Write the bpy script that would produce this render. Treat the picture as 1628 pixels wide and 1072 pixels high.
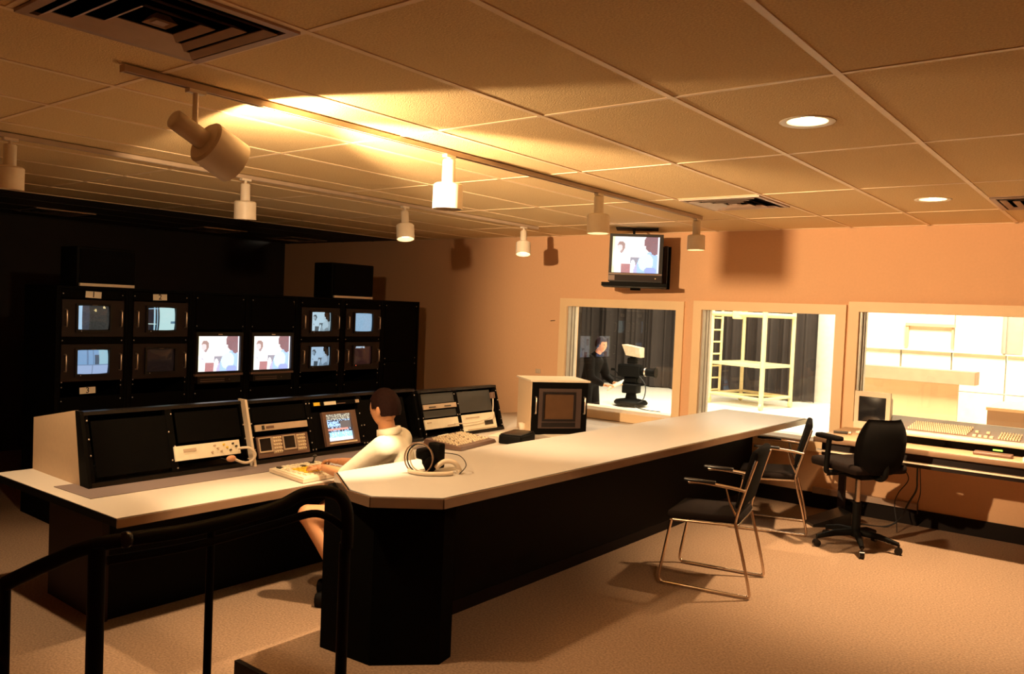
import bpy, bmesh, math, random
from mathutils import Vector, Matrix
from math import sin, cos, pi, atan2, sqrt
random.seed(7)
for o in list(bpy.data.objects): bpy.data.objects.remove(o, do_unlink=True)
S = bpy.context.scene
C = S.collection
CEIL = 2.466          # underside of the ceiling tiles
LOW = -0.2            # sunken floor by the consoles
HALF = pi/2

# ------------------------------------------------------------------ camera
R3 = [[0.78317205, 0.62042548, 0.04139755], [-0.05367427, 0.00112558, 0.99855786], [-0.61948415, 0.78426459, -0.03418241]]
cd = bpy.data.cameras.new('camera'); cam = bpy.data.objects.new('camera', cd); C.objects.link(cam)
cd.sensor_width = 36.0; cd.lens = 1288.1/1628*36; cd.clip_start = .02; cd.clip_end = 200
m = Matrix.Identity(4)
for i in range(3):
    m[i][0] = R3[0][i]; m[i][1] = R3[1][i]; m[i][2] = -R3[2][i]
m.translation = Vector((0, 0, 1.64))
cam.matrix_world = m
S.camera = cam

# ------------------------------------------------------------------ world, exposure
w = bpy.data.worlds.new('world'); S.world = w; w.use_nodes = True
w.node_tree.nodes['Background'].inputs[0].default_value = (.012, .010, .010, 1)
w.node_tree.nodes['Background'].inputs[1].default_value = .3
S.view_settings.view_transform = 'Standard'; S.view_settings.look = 'None'
S.view_settings.gamma = 1; S.view_settings.use_curve_mapping = False
S.view_settings.exposure = 0.0

WARM = (1.0, .68, .37)
def spot(name, loc, target, power, ang, blend=.4, rad=.03, col=WARM):
    l = bpy.data.lights.new(name, 'SPOT'); l.energy = power; l.spot_size = math.radians(ang); l.spot_blend = blend
    l.shadow_soft_size = rad; l.color = col
    o = bpy.data.objects.new(name, l); C.objects.link(o); o.location = loc
    d = Vector(target)-Vector(loc); o.rotation_euler = d.to_track_quat('-Z', 'Y').to_euler()
    return o
def area(name, loc, target, power, sx, sy, col=(1, .88, .66)):
    l = bpy.data.lights.new(name, 'AREA'); l.energy = power; l.shape = 'RECTANGLE'; l.size = sx; l.size_y = sy; l.color = col
    o = bpy.data.objects.new(name, l); C.objects.link(o); o.location = loc
    d = Vector(target)-Vector(loc); o.rotation_euler = d.to_track_quat('-Z', 'Y').to_euler()
    return o
# the studio's own lighting grid beyond the windows
area('studio_light', (-6.6, 13.4, 5.2), (-6.6, 13.2, 0), 1300, 5, 3)
area('studio_light', (-1.4, 9.6, 4.2), (-1.4, 12, .6), 900, 4, 1.2, (1, .84, .56))
area('studio_light', (-4.6, 16.6, 4.5), (-4.4, 18.6, .6), 400, 2, 1.2)

# ------------------------------------------------------------------ materials
def nodes(name):
    mt = bpy.data.materials.new(name); mt.use_nodes = True
    nt = mt.node_tree; return mt, nt, nt.nodes['Principled BSDF']
def mat(name, col, rough=.6, metal=0, spec=.5, noise=None, bump=None, var=.15, coat=0):
    mt, nt, b = nodes(name)
    b.inputs['Base Color'].default_value = (*col, 1); b.inputs['Roughness'].default_value = rough
    b.inputs['Metallic'].default_value = metal; b.inputs['Specular IOR Level'].default_value = spec
    b.inputs['Coat Weight'].default_value = coat
    tc = nt.nodes.new('ShaderNodeTexCoord')
    n = nt.nodes.new('ShaderNodeTexNoise'); n.inputs['Scale'].default_value = noise or 12; n.inputs['Detail'].default_value = 5
    nt.links.new(tc.outputs['Object'], n.inputs['Vector'])
    r = nt.nodes.new('ShaderNodeMix'); r.data_type = 'RGBA'
    r.inputs['A'].default_value = (*[c*(1-var) for c in col], 1); r.inputs['B'].default_value = (*[min(1, c*(1+var)) for c in col], 1)
    nt.links.new(n.outputs['Fac'], r.inputs['Factor']); nt.links.new(r.outputs['Result'], b.inputs['Base Color'])
    if bump:
        n2 = nt.nodes.new('ShaderNodeTexNoise'); n2.inputs['Scale'].default_value = bump[0]; n2.inputs['Detail'].default_value = 3
        nt.links.new(tc.outputs['Object'], n2.inputs['Vector'])
        bp = nt.nodes.new('ShaderNodeBump'); bp.inputs['Strength'].default_value = bump[1]; bp.inputs['Distance'].default_value = .004
        nt.links.new(n2.outputs['Fac'], bp.inputs['Height']); nt.links.new(bp.outputs['Normal'], b.inputs['Normal'])
    return mt
def emit(name, col, s):
    mt, nt, b = nodes(name)
    b.inputs['Base Color'].default_value = (0, 0, 0, 1)
    b.inputs['Emission Color'].default_value = (*col, 1); b.inputs['Emission Strength'].default_value = s
    return mt
def screenmat(name, s):
    mt, nt, b = nodes(name)
    b.inputs['Base Color'].default_value = (.01, .01, .01, 1); b.inputs['Roughness'].default_value = .15
    a = nt.nodes.new('ShaderNodeVertexColor'); a.layer_name = 'Col'
    nt.links.new(a.outputs['Color'], b.inputs['Emission Color']); b.inputs['Emission Strength'].default_value = s
    return mt
M = {}
M['tile'] = mat('ceiling_tile', (.92, .56, .29), .95, noise=130, var=.42, bump=(150, .8))
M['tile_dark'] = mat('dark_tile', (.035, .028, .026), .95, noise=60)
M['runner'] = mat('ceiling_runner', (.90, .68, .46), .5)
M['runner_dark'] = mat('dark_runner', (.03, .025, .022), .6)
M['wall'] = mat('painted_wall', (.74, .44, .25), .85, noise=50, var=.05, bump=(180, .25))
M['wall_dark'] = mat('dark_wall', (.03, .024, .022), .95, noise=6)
M['trimw'] = mat('window_trim', (.82, .60, .36), .5, noise=4, var=.06)
M['alu'] = mat('brushed_jamb', (.45, .42, .38), .4, metal=.3)
M['carpet'] = mat('carpet', (.34, .225, .15), 1, spec=.1, noise=85, var=.65, bump=(400, .9))
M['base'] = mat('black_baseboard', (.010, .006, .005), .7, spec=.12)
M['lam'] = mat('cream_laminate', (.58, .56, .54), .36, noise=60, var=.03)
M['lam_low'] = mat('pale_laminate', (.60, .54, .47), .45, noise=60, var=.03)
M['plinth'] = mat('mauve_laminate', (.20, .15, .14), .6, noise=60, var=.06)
M['edge'] = mat('wood_edge', (.22, .13, .08), .26, noise=7, var=.15, coat=.4)
M['black'] = mat('black_paint', (.004, .0035, .003), .6, spec=.08)
M['blackpanel'] = mat('black_panel', (.004, .0035, .003), .9, spec=.03)
M['blackgloss'] = mat('black_gloss', (.005, .004, .004), .28, spec=.35)
M['rackm'] = mat('rack_black', (.004, .0035, .003), .85, spec=.05)
M['maroon'] = mat('brown_black_panel', (.015, .006, .005), .6, spec=.3)
M['bezel'] = mat('monitor_bezel', (.011, .007, .006), .5, spec=.3)
M['bezelb'] = mat('brown_bezel', (.16, .09, .065), .45)
M['steel'] = mat('satin_steel', (.75, .62, .52), .3, metal=.9)
M['chrome'] = mat('chrome_tube', (.72, .58, .47), .22, metal=1)
M['white_metal'] = mat('cream_metal', (.80, .70, .58), .45)
M['track'] = mat('track_metal', (.52, .40, .30), .5)
M['tvent'] = mat('vent_metal', (.42, .29, .22), .45, metal=.2)
M['glassd'] = mat('dark_crt', (.012, .011, .012), .08)
M['beige'] = mat('beige_panel', (.66, .47, .30), .6, noise=40, var=.06)
M['beigeplastic'] = mat('beige_plastic', (.72, .60, .46), .5)
M['cream_eq'] = mat('cream_equipment', (.88, .80, .62), .45)
M['tan_eq'] = mat('tan_equipment', (.55, .42, .30), .5)
M['grey_blank'] = mat('grey_blank', (.052, .052, .05), .5)
M['boxbezel'] = mat('box_bezel', (.055, .032, .026), .5)
M['knob'] = mat('cream_knob', (.85, .70, .48), .4)
M['knobd'] = mat('dark_knob', (.03, .025, .02), .4)
M['yellow'] = mat('yellow_button', (.95, .62, .04), .5)
M['paper'] = mat('paper', (.90, .80, .66), .8)
M['ink'] = mat('ink', (.01, .01, .01), .8)
M['fabric'] = mat('black_fabric', (.004, .0033, .003), .95, spec=.06, bump=(300, .4))
M['seatf'] = mat('charcoal_fabric', (.010, .006, .005), .9, spec=.1, bump=(300, .4))
M['skin'] = mat('skin', (.62, .30, .15), .5, noise=8, var=.05)
M['hair'] = mat('dark_hair', (.018, .006, .005), .75, spec=.12, noise=60, var=.5, bump=(160, .8))
M['shirt'] = mat('cream_shirt', (.88, .82, .68), .85, bump=(9, .8))
M['shorts'] = mat('pale_shorts', (.80, .74, .64), .85)
M['darkcloth'] = mat('dark_clothes', (.007, .006, .006), .9, spec=.1)
M['wood'] = mat('brown_wood', (.30, .19, .11), .5, noise=5)
M['tanwood'] = mat('tan_flat', (.62, .44, .27), .7, noise=3, var=.08)
M['flatwhite'] = mat('white_flat', (.85, .80, .68), .8)
M['greywood'] = mat('grey_timber', (.34, .28, .20), .7)
M['studiofloor'] = mat('studio_floor', (.80, .76, .66), .7)
M['curtain'] = mat('stage_curtain', (.040, .030, .026), .95, noise=2, var=.3)
M['scaf'] = mat('scaffold_tube', (.80, .66, .36), .45)
M['cord'] = mat('black_cord', (.012, .010, .010), .6)
M['led'] = emit('green_led', (.45, 1, .08), 3)
M['redled'] = emit('red_lamp', (1, .12, .05), 2)
M['bulb'] = emit('lamp_bulb', (1, .78, .42), 22)
M['mouth'] = emit('lamp_mouth', (1, .74, .38), 7)
M['scr'] = screenmat('picture_tube', 1.35)
M['scrbw'] = screenmat('monochrome_tube', .8)
gm, nt, b = nodes('window_glass')
nt.nodes.remove(b)
out = nt.nodes['Material Output']; tr = nt.nodes.new('ShaderNodeBsdfTransparent'); gl = nt.nodes.new('ShaderNodeBsdfGlossy')
tr.inputs[0].default_value = (.93, .93, .92, 1); gl.inputs['Roughness'].default_value = 0.0
fr = nt.nodes.new('ShaderNodeFresnel'); fr.inputs[0].default_value = 1.5; mx = nt.nodes.new('ShaderNodeMixShader')
nt.links.new(fr.outputs[0], mx.inputs[0]); nt.links.new(tr.outputs[0], mx.inputs[1]); nt.links.new(gl.outputs[0], mx.inputs[2]); nt.links.new(mx.outputs[0], out.inputs[0])
M['glass'] = gm

# ------------------------------------------------------------------ mesh builder
class MB:
    def __init__(s): s.v = []; s.f = []; s.sm = []
    def add(s, vs, fs, smooth=False, T=None):
        n = len(s.v)
        for p in vs: s.v.append(tuple(T @ Vector(p)) if T else tuple(p))
        for f in fs: s.f.append([i+n for i in f]); s.sm.append(smooth)
        return s
    def box(s, x0, x1, y0, y1, z0, z1, T=None):
        return s.add([(x0,y0,z0),(x1,y0,z0),(x1,y1,z0),(x0,y1,z0),(x0,y0,z1),(x1,y0,z1),(x1,y1,z1),(x0,y1,z1)],
                     [(0,3,2,1),(4,5,6,7),(0,1,5,4),(1,2,6,5),(2,3,7,6),(3,0,4,7)], False, T)
    def hull8(s, vs, T=None):    # eight corners in box order
        return s.add(vs, [(0,3,2,1),(4,5,6,7),(0,1,5,4),(1,2,6,5),(2,3,7,6),(3,0,4,7)], False, T)
    def rbox(s, x0, x1, y0, y1, z0, z1, r, T=None, seg=2):   # box with rounded edges
        bm = bmesh.new(); bmesh.ops.create_cube(bm, size=1)
        for v in bm.verts: v.co = Vector((x0+(v.co.x+.5)*(x1-x0), y0+(v.co.y+.5)*(y1-y0), z0+(v.co.z+.5)*(z1-z0)))
        bmesh.ops.bevel(bm, geom=bm.edges[:], offset=r, segments=seg, affect='EDGES', profile=.6)
        bm.verts.index_update(); s.add([v.co[:] for v in bm.verts], [[v.index for v in f.verts] for f in bm.faces], True, T); bm.free()
        return s
    def prism(s, pts, z0, z1, T=None, top=None):
        n = len(pts); t2 = top or pts
        a = sum(pts[i][0]*pts[(i+1)%n][1]-pts[(i+1)%n][0]*pts[i][1] for i in range(n))
        if a < 0: pts = pts[::-1]; t2 = t2[::-1]
        vs = [(p[0],p[1],z0) for p in pts]+[(p[0],p[1],z1) for p in t2]
        fs = [tuple(range(n))[::-1], tuple(range(n,2*n))]+[(i,(i+1)%n,n+(i+1)%n,n+i) for i in range(n)]
        return s.add(vs, fs, False, T)
    def cyl(s, p0, p1, r0, r1=None, n=16, cap=True, T=None, smooth=True):
        p0, p1 = Vector(p0), Vector(p1); r1 = r0 if r1 is None else r1
        d = (p1-p0).normalized(); u = d.orthogonal().normalized(); v = d.cross(u)
        vs = []
        for p, r in ((p0, r0), (p1, r1)):
            for i in range(n): a = 2*pi*i/n; vs.append(tuple(p+u*(r*cos(a))+v*(r*sin(a))))
        s.add(vs, [(i,(i+1)%n,n+(i+1)%n,n+i) for i in range(n)], smooth, T)
        if cap: s.add(vs, [tuple(range(n))[::-1], tuple(range(n,2*n))], False, T)
        return s
    def tube(s, pts, r, n=8, T=None, closed=False):
        P = [Vector(p) for p in pts]; N = len(P); vs = []; u = None
        rr = r if isinstance(r, (list, tuple)) else [r]*N
        for i, p in enumerate(P):
            a = P[i-1] if (i > 0 or closed) else p; b_ = P[(i+1) % N] if (i < N-1 or closed) else p
            d = (b_-a).normalized()
            if u is None: u = d.orthogonal().normalized()
            u = (u-d*u.dot(d)).normalized(); v = d.cross(u)
            for k in range(n): a = 2*pi*k/n; vs.append(tuple(p+u*(rr[i]*cos(a))+v*(rr[i]*sin(a))))
        fs = []
        for i in range(N if closed else N-1):
            j = (i+1) % N
            for k in range(n): fs.append((i*n+k, i*n+(k+1)%n, j*n+(k+1)%n, j*n+k))
        s.add(vs, fs, True, T)
        if not closed: s.add(vs, [tuple(range(n))[::-1], tuple(range((N-1)*n, N*n))], False, T)
        return s
    def lathe(s, prof, n=24, T=None, smooth=True):
        vs = []; k = len(prof)
        for i in range(n):
            a = 2*pi*i/n
            for r, z in prof: vs.append((r*cos(a), r*sin(a), z))
        fs = [(i*k+j, ((i+1)%n)*k+j, ((i+1)%n)*k+j+1, i*k+j+1) for i in range(n) for j in range(k-1)]
        return s.add(vs, fs, smooth, T)
    def ell(s, c, r, n=14, T=None):
        vs = []; fs = []; m_ = n//2
        for j in range(m_+1):
            t = pi*j/m_
            for i in range(n): a = 2*pi*i/n; vs.append((c[0]+r[0]*sin(t)*cos(a), c[1]+r[1]*sin(t)*sin(a), c[2]+r[2]*cos(t)))
        for j in range(m_):
            for i in range(n): fs.append((j*n+i, (j+1)*n+i, (j+1)*n+(i+1)%n, j*n+(i+1)%n))
        return s.add(vs, fs, True, T)
    def mesh(s, name):
        me = bpy.data.meshes.new(name); me.from_pydata(s.v, [], s.f)
        me.polygons.foreach_set('use_smooth', s.sm); me.update(); me.validate(); return me

def tag(o, label=None, cat=None, group=None, kind=None):
    if label: o['label'] = label
    if cat: o['category'] = cat
    if group: o['group'] = group
    if kind: o['kind'] = kind
    return o
def link(name, me, mt, parent=None):
    if not me.materials: me.materials.append(mt)
    o = bpy.data.objects.new(name, me); C.objects.link(o)
    if parent: o.parent = parent
    return o
def part(name, mb, mt, parent=None, label=None, kind=None):
    o = link(name, mb.mesh(name), M[mt] if isinstance(mt, str) else mt, parent)
    return tag(o, label=label, kind=kind)
def thing(name, label, cat, loc=(0,0,0), rot=(0,0,0), group=None):
    o = bpy.data.objects.new(name, None); C.objects.link(o); o.location = loc
    o.rotation_euler = rot if isinstance(rot, (tuple, list)) else (0, 0, rot); o.empty_display_size = .1
    return tag(o, label, cat, group)
def struct(name, mb, mt, parent=None):
    o = part(name, mb, mt, parent)
    if not parent: o['kind'] = 'structure'
    return o
def tree(o):
    kids = {}
    for x in C.objects:
        if x.parent: kids.setdefault(x.parent.name, []).append(x)
    def rec(q, p):
        c = q.copy(); C.objects.link(c); c.parent = p
        for k in kids.get(q.name, []): rec(k, c)
        return c
    return rec(o, None)
def bez(p, n=10):   # catmull-rom through points
    P = [Vector(q) for q in p]; P = [P[0]]+P+[P[-1]]; out_ = []
    for i in range(1, len(P)-2):
        for k in range(n):
            t = k/n; a, b_, c, d = P[i-1], P[i], P[i+1], P[i+2]
            out_.append(.5*((2*b_)+(c-a)*t+(2*a-5*b_+4*c-d)*t*t+(-a+3*b_-3*c+d)*t*t*t))
    out_.append(P[-2]); return out_

# ------------------------------------------------------------------ floors and walls
mb = MB(); mb.box(-10.1, -3.18, -1.2, 7.4, LOW-.1, LOW); mb.box(-3.18, 1.7, -1.2, 2.12, LOW-.1, LOW)
struct('floor', mb, 'carpet')
mb = MB(); mb.box(-3.18, 1.7, 2.12, 7.3, LOW, 0)
o = struct('floor_riser', mb, 'carpet')
mb = MB(); mb.box(-3.185, 1.7, 2.10, 2.12, LOW, -.004); struct('trim_1', mb, 'base')
W = [(-5.01, -3.70, .61, 1.70), (-3.43, -2.17, .58, 1.712), (-1.98, 1.30, .80, 1.742)]
YB = 7.3; YO = 7.52
mb = MB(); xs = -10.1
for x0, x1, z0, z1 in W:
    mb.box(xs, x0, YB, YO, LOW-.1, 2.6); mb.box(x0, x1, YB, YO, LOW-.1, z0); mb.box(x0, x1, YB, YO, z1, 2.6); xs = x1
mb.box(xs, 1.7, YB, YO, LOW-.1, 2.6)
struct('wall_back', mb, 'wall')
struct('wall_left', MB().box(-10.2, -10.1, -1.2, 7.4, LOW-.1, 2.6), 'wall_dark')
struct('wall_right', MB().box(1.7, 1.8, -1.2, 7.5, LOW-.1, 2.6), 'wall')
struct('wall_front', MB().box(-10.2, 1.8, -1.3, -1.2, LOW-.1, 2.6), 'wall')
struct('baseboard_back', MB().box(-3.0, 1.7, YB-.02, YB, 0, .13), 'base')  # real baseboard; extra black height stands in for deep shade under the table
for k, (x0, x1, z0, z1) in enumerate(W):
    # frame of the window, its jambs, sill and pane
    c = .085
    o = part('window_%d' % (k+1), MB().box(x0-c, x1+c, YB-.028, YB, z1, z1+c), 'trimw'); o['kind'] = 'structure'
    part('window_casing', MB().box(x0-c, x0, YB-.028, YB, z0-c, z1), 'trimw', o)
    part('window_casing', MB().box(x1, x1+c, YB-.028, YB, z0-c, z1), 'trimw', o)
    part('window_casing', MB().box(x0, x1, YB-.028, YB, z0-c, z0), 'trimw', o)
    mb = MB()
    for a, b_ in ((.0, .055), (.065, .1), (.11, .16)):
        mb.box(x0, x0+.014+a*.12, YB+a+.005, YB+b_+.005, z0, z1); mb.box(x1-.014-a*.12, x1, YB+a+.005, YB+b_+.005, z0, z1)
    part('window_jamb', mb, 'alu', o)
    mb = MB(); mb.hull8([(x0,YB-.01,z0-.005),(x1,YB-.01,z0-.005),(x1,YO,z0-.005),(x0,YO,z0-.005),(x0,YB-.01,z0+.004),(x1,YB-.01,z0+.004),(x1,YO,z0+.03),(x0,YO,z0+.03)])
    part('window_sill', mb, 'trimw', o)
    t = .05 if k == 0 else .03
    part('pane', MB().box(x0+.01, x1-.01, YB+.12, YB+.128, z0, z1), 'glass', o)

# ------------------------------------------------------------------ ceiling
GX0, GY0 = -2.0826, 1.559; SX, SY = .61, 1.22
slab = MB().box(-10.2, 1.8, -1.3, 7.52, CEIL+.3, CEIL+.4)
ceil = struct('ceiling', slab, 'tile_dark')
T_HALF = {}
def tile_mesh(x0, x1, y0, y1, mt, hole=None):
    g = .010; x0 += g; x1 -= g; y0 += g; y1 -= g; mb = MB()
    if hole is None: mb.box(x0, x1, y0, y1, 0, .015)
    else:
        n = 32; cx, cy, r = hole; vs = []
        for i in range(n):
            a = 2*pi*(i+.5)/n; c, s_ = cos(a), sin(a)
            t = min(((x1-cx) if c > 0 else (cx-x0))/max(abs(c), 1e-6), ((y1-cy) if s_ > 0 else (cy-y0))/max(abs(s_), 1e-6))
            vs += [(cx+r*c, cy+r*s_, 0), (cx+t*c, cy+t*s_, 0)]
        fs = [(2*i, 2*i+1, 2*((i+1)%n)+1, 2*((i+1)%n)) for i in range(n)]
        mb.add(vs, fs)
        for i in range(n):
            p, q = vs[2*i+1], vs[2*((i+1)%n)+1]
            if abs(p[0]-q[0]) > 1e-5 and abs(p[1]-q[1]) > 1e-5:
                c_ = (x1 if p[0]+q[0] > x0+x1 else x0, y1 if p[1]+q[1] > y0+y1 else y0, 0)
                mb.add([c_, p, q], [(0, 1, 2)])
    me = mb.mesh('ceiling_tile'); me.materials.append(M[mt]); return me
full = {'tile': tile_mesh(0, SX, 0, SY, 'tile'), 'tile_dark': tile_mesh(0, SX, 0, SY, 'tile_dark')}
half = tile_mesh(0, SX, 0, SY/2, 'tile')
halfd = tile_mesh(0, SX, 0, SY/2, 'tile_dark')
holed = tile_mesh(0, SX, 0, SY, 'tile', (SX/2, SY/2, .088))
LIGHTS = [(-1.1676, 3.389), (-1.1676, 5.829)]
VENTS = {(-1, -1, 1): 'v', (-1, 3, 0): 'v', (2, 3, 1): 'v', (-12, 1, 1): 'd', (-12, 3, 0): 'd', (-12, 4, 0): 'd'}
for i in range(-13, 7):
    for j in range(-3, 5):
        x = GX0+i*SX; y = GY0+j*SY
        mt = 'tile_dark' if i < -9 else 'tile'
        if x > 1.7 or y < -1.9: continue
        sl = [(h) for h in (0, 1) if (i, j, h) in VENTS]
        def put(me, yy):
            t = bpy.data.objects.new('ceiling_tile', me); C.objects.link(t); t.parent = ceil; t.location = (x, yy, CEIL)
        if sl:
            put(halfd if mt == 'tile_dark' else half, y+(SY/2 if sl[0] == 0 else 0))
        elif (i, j) in ((1, 1), (1, 3)): put(holed, y)
        elif j == 4:
            if mt == 'tile': put(tile_end, y) if 'tile_end' in globals() else None
            if 'tile_end' not in globals() or True:
                te = globals().get('te_'+mt)
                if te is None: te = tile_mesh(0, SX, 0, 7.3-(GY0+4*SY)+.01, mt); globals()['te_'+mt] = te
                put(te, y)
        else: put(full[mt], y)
for i in range(-13, 8):
    x = GX0+i*SX
    if x > 1.7: continue
    dk = i < -9
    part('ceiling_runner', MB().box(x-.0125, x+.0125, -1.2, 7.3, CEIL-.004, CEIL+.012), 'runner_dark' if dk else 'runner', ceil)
for j in range(-2, 5):
    y = GY0+j*SY
    part('ceiling_runner', MB().box(-7.56, 1.7, y-.010, y+.010, CEIL-.003, CEIL+.012), 'runner', ceil)
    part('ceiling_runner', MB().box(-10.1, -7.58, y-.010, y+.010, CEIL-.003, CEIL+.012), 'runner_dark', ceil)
for (i, j) in ((-1, -.5), (-1, 3.5), (2, 3.5)):
    x = GX0+i*SX; y = GY0+j*SY
    part('ceiling_runner', MB().box(x, x+SX, y-.010, y+.010, CEIL-.0028, CEIL+.012), 'runner', ceil)
part('ceiling_runner', MB().box(-7.5, 1.7, YB-.03, YB, CEIL-.004, CEIL+.01), 'runner', ceil)

def sqring(mb, a0, z0, a1, z1, t=.003):   # square louver ring sloping from half-width a0 at z0 to a1 at z1
    def q(a, z): return [(-a,-a,z),(a,-a,z),(a,a,z),(-a,a,z)]
    vs = q(a0,z0)+q(a1,z1)+q(a1-t*0,z1+t)+q(a0-t,z0+t)
    for k in range(4):
        n = (k+1) % 4
        mb.add([vs[k],vs[n],vs[4+n],vs[4+k],vs[12+k],vs[12+n],vs[8+n],vs[8+k]], [(0,1,2,3),(7,6,5,4),(0,4,5,1),(3,2,6,7)])
def diffuser(cx, cy, label, mt='tvent', flanges=True):
    t = thing('ceiling_vent', label, 'air vent', (cx, cy, CEIL-.012), 0, 'square ceiling diffusers')
    mb = MB(); a = .292
    for s_ in ((-a,a,-a,-a+.03),(-a,a,a-.03,a),(-a,-a+.03,-a+.03,a-.03),(a-.03,a,-a+.03,a-.03)): mb.box(*s_, 0, .010)
    part('vent_frame', mb, mt, t)
    mb = MB(); sqring(mb, .262, .01, .262, .2); part('vent_duct', mb, 'black', t)
    part('duct_top', MB().box(-.262, .262, -.262, .262, .2, .21), 'black', t)
    for k, r in enumerate((.245, .180, .115)):
        mb = MB(); sqring(mb, r, -.006, r-.026, .008); part('louver', mb, mt, t)
    mb = MB(); sqring(mb, .038, .0, .02, .02); mb.box(-.02, .02, -.02, .02, .0, .006); part('vent_core', mb, mt, t)
    return t
diffuser(GX0-SX/2, GY0-SY/4, 'large open square ceiling vent near the camera, top left of the photo')
diffuser(GX0-SX/2, GY0+3.25*SY, 'small looking square ceiling vent above the far end of the near lamp track')
diffuser(GX0+2.5*SX, GY0+3.75*SY, 'dark square ceiling vent at the right edge beyond the far downlight')
diffuser(GX0-11.5*SX, GY0+1.75*SY, 'glinting vent in the dark ceiling at the far left above the monitor racks', 'steel')
diffuser(GX0-11.5*SX, GY0+3.25*SY, 'glinting vent in the dark ceiling behind the colour monitors', 'steel')
diffuser(GX0-11.5*SX, GY0+4.25*SY, 'faint glinting vent in the dark ceiling nearest the back wall', 'steel')

for k, (x, y) in enumerate(LIGHTS):
    t = thing('downlight', ['nearer and larger round recessed downlight glowing in the ceiling', 'farther and smaller round recessed downlight glowing near the back wall'][k], 'light', (x, y, CEIL), 0, 'recessed ceiling downlights')
    part('trim_ring', MB().lathe([(.082, 0), (.108, -.004), (.112, -.001), (.108, .001), (.082, .004)], 40), 'white_metal', t)
    part('reflector', MB().lathe([(.083, 0), (.075, .05), (.045, .09), (.001, .095)], 32), 'white_metal', t)
    part('bulb', MB().ell((0, 0, .035), (.032, .032, .036)), 'bulb', t)
    spot('downlight_lamp', (x, y, CEIL-.006), (x, y, 0), [40, 620][k], [130, 88][k], .7, .05)

# ------------------------------------------------------------------ track lighting
TX = [-2.95, -4.8]
for k, (x, y0, y1) in enumerate(((TX[0], 1.42, 6.15), (TX[1], .6, 6.4))):
    t = thing('light_track', ['near ceiling lamp track running above the counter', 'farther ceiling lamp track running above the equipment consoles'][k], 'light track', (x, y0, CEIL-.03), 0, 'ceiling lamp tracks')
    mb = MB(); L = y1-y0
    mb.box(-.018, -.012, 0, L, 0, .024); mb.box(.012, .018, 0, L, 0, .024); mb.box(-.012, .012, 0, L, .019, .024)
    mb.box(-.012, -.007, 0, L, 0, .003); mb.box(.007, .012, 0, L, 0, .003)
    part('channel', mb, 'track', t)
    part('end_cap', MB().box(-.019, .019, -.006, 0, -.001, .025), 'track', t)
    part('end_cap', MB().box(-.019, .019, L, L+.006, -.001, .025), 'track', t)
def head(x, y, label, aim=(0, 0, -1), power=0, ang=70, stem=.04, glow=True, big=1.0, target=None):
    t = thing('track_light', label, 'light', (x, y, CEIL-.03), 0, 'track lamp heads')
    d = Vector(aim).normalized()
    mb = MB(); mb.box(-.016, .016, -.035, .035, -.014, 0); part('adapter', mb, 'white_metal', t)
    piv = Vector((0, 0, -.014-stem))
    mb = MB(); mb.tube([(.0, 0, -.01), (.0, 0, -.014-stem*.5), piv+Vector((0, 0, -.0))], .009*big)
    mb.ell(piv, (.014, .014, .014), 10); part('stem', mb, 'white_metal', t)
    start = piv+Vector((0, 0, -.008)) - d*.02 if abs(d.z) > .7 else piv - d*.10 + Vector((0, 0, -.034))
    Q = Matrix.Translation(start) @ d.to_track_quat('Z', 'Y').to_matrix().to_4x4()
    b = big
    part('neck', MB().lathe([(.001, 0), (.026*b, 0), (.031*b, .006), (.032*b, .115*b), (.03*b, .12*b)], 28, Q), 'white_metal', t)
    sh = part('shade', MB().lathe([(.03*b, .112*b), (.062*b, .116*b)], 36, Q).lathe([(.062*b, .116*b), (.071*b, .124*b)], 36, Q).lathe([(.071*b, .124*b), (.072*b, .237*b)], 36, Q).lathe([(.072*b, .237*b), (.067*b, .237*b)], 36, Q).lathe([(.067*b, .237*b), (.063*b, .15*b), (.03*b, .122*b)], 36, Q), 'white_metal', t)
    if glow:
        part('bulb', MB().lathe([(.001, .205*b), (.03*b, .212*b), (.05*b, .205*b), (.058*b, .19*b), (.03*b, .13*b)], 24, Q), 'mouth', t)
    else: part('bulb', MB().lathe([(.001, .19*b), (.03*b, .195*b), (.05*b, .185*b), (.03*b, .13*b)], 24, Q), 'glassd', t)
    if power:
        p = t.location+start+d*(.24*b)
        spot('track_lamp', p, target or (p+d), power, ang, .55, .035)
    return t
YH = [1.70, 3.14, 4.61, 6.09]
# the first head swings level and floods the back wall and ceiling
head(TX[0], YH[0], 'large track lamp nearest the camera, swung level on its stem', (-.02, .92, -.42), 0, 104, .12, True, 1.25)
spot('track_lamp', (TX[0], 1.925, 2.20), (TX[0]-.12, 1.925+4, 2.20-.44), 850, 68, .5, .03)
spot('track_lamp_spill', (TX[0], 1.92, 2.225), (TX[0]-.1, 1.92+1, 2.225-.12), 120, 152, .12, .03)
head(TX[0], YH[1], 'brightest lit cream track lamp hanging over the counter', (0, 0, -1), 300, 46, .02, False, 1.1, (-3.80, 2.7, LOW))
head(TX[0], YH[2], 'third track lamp of the near track, beside the wall television', (0.02, 0, -1), 24, 112, .015, True, 1.05)
head(TX[0], YH[3], 'last track lamp of the near track, nearest the second window', (.02, 0, -1), 28, 112, .015, True)
head(TX[1], YH[0]+.02, 'track lamp cut off at the left edge of the photo', (-.05, 0, -1), 130, 100, .03, False)
head(TX[1], YH[1], 'second track lamp of the far track above the left console', (-.05, .05, -1), 30, 92, .03, False)
head(TX[1], YH[2], 'tilted track lamp of the far track above the seated man', (.22, -.12, -1), 60, 92, .035, True)
head(TX[1], YH[3]+.1, 'last tilted track lamp of the far track by the back wall', (.18, -.2, -1), 60, 92, .035, True)

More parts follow.
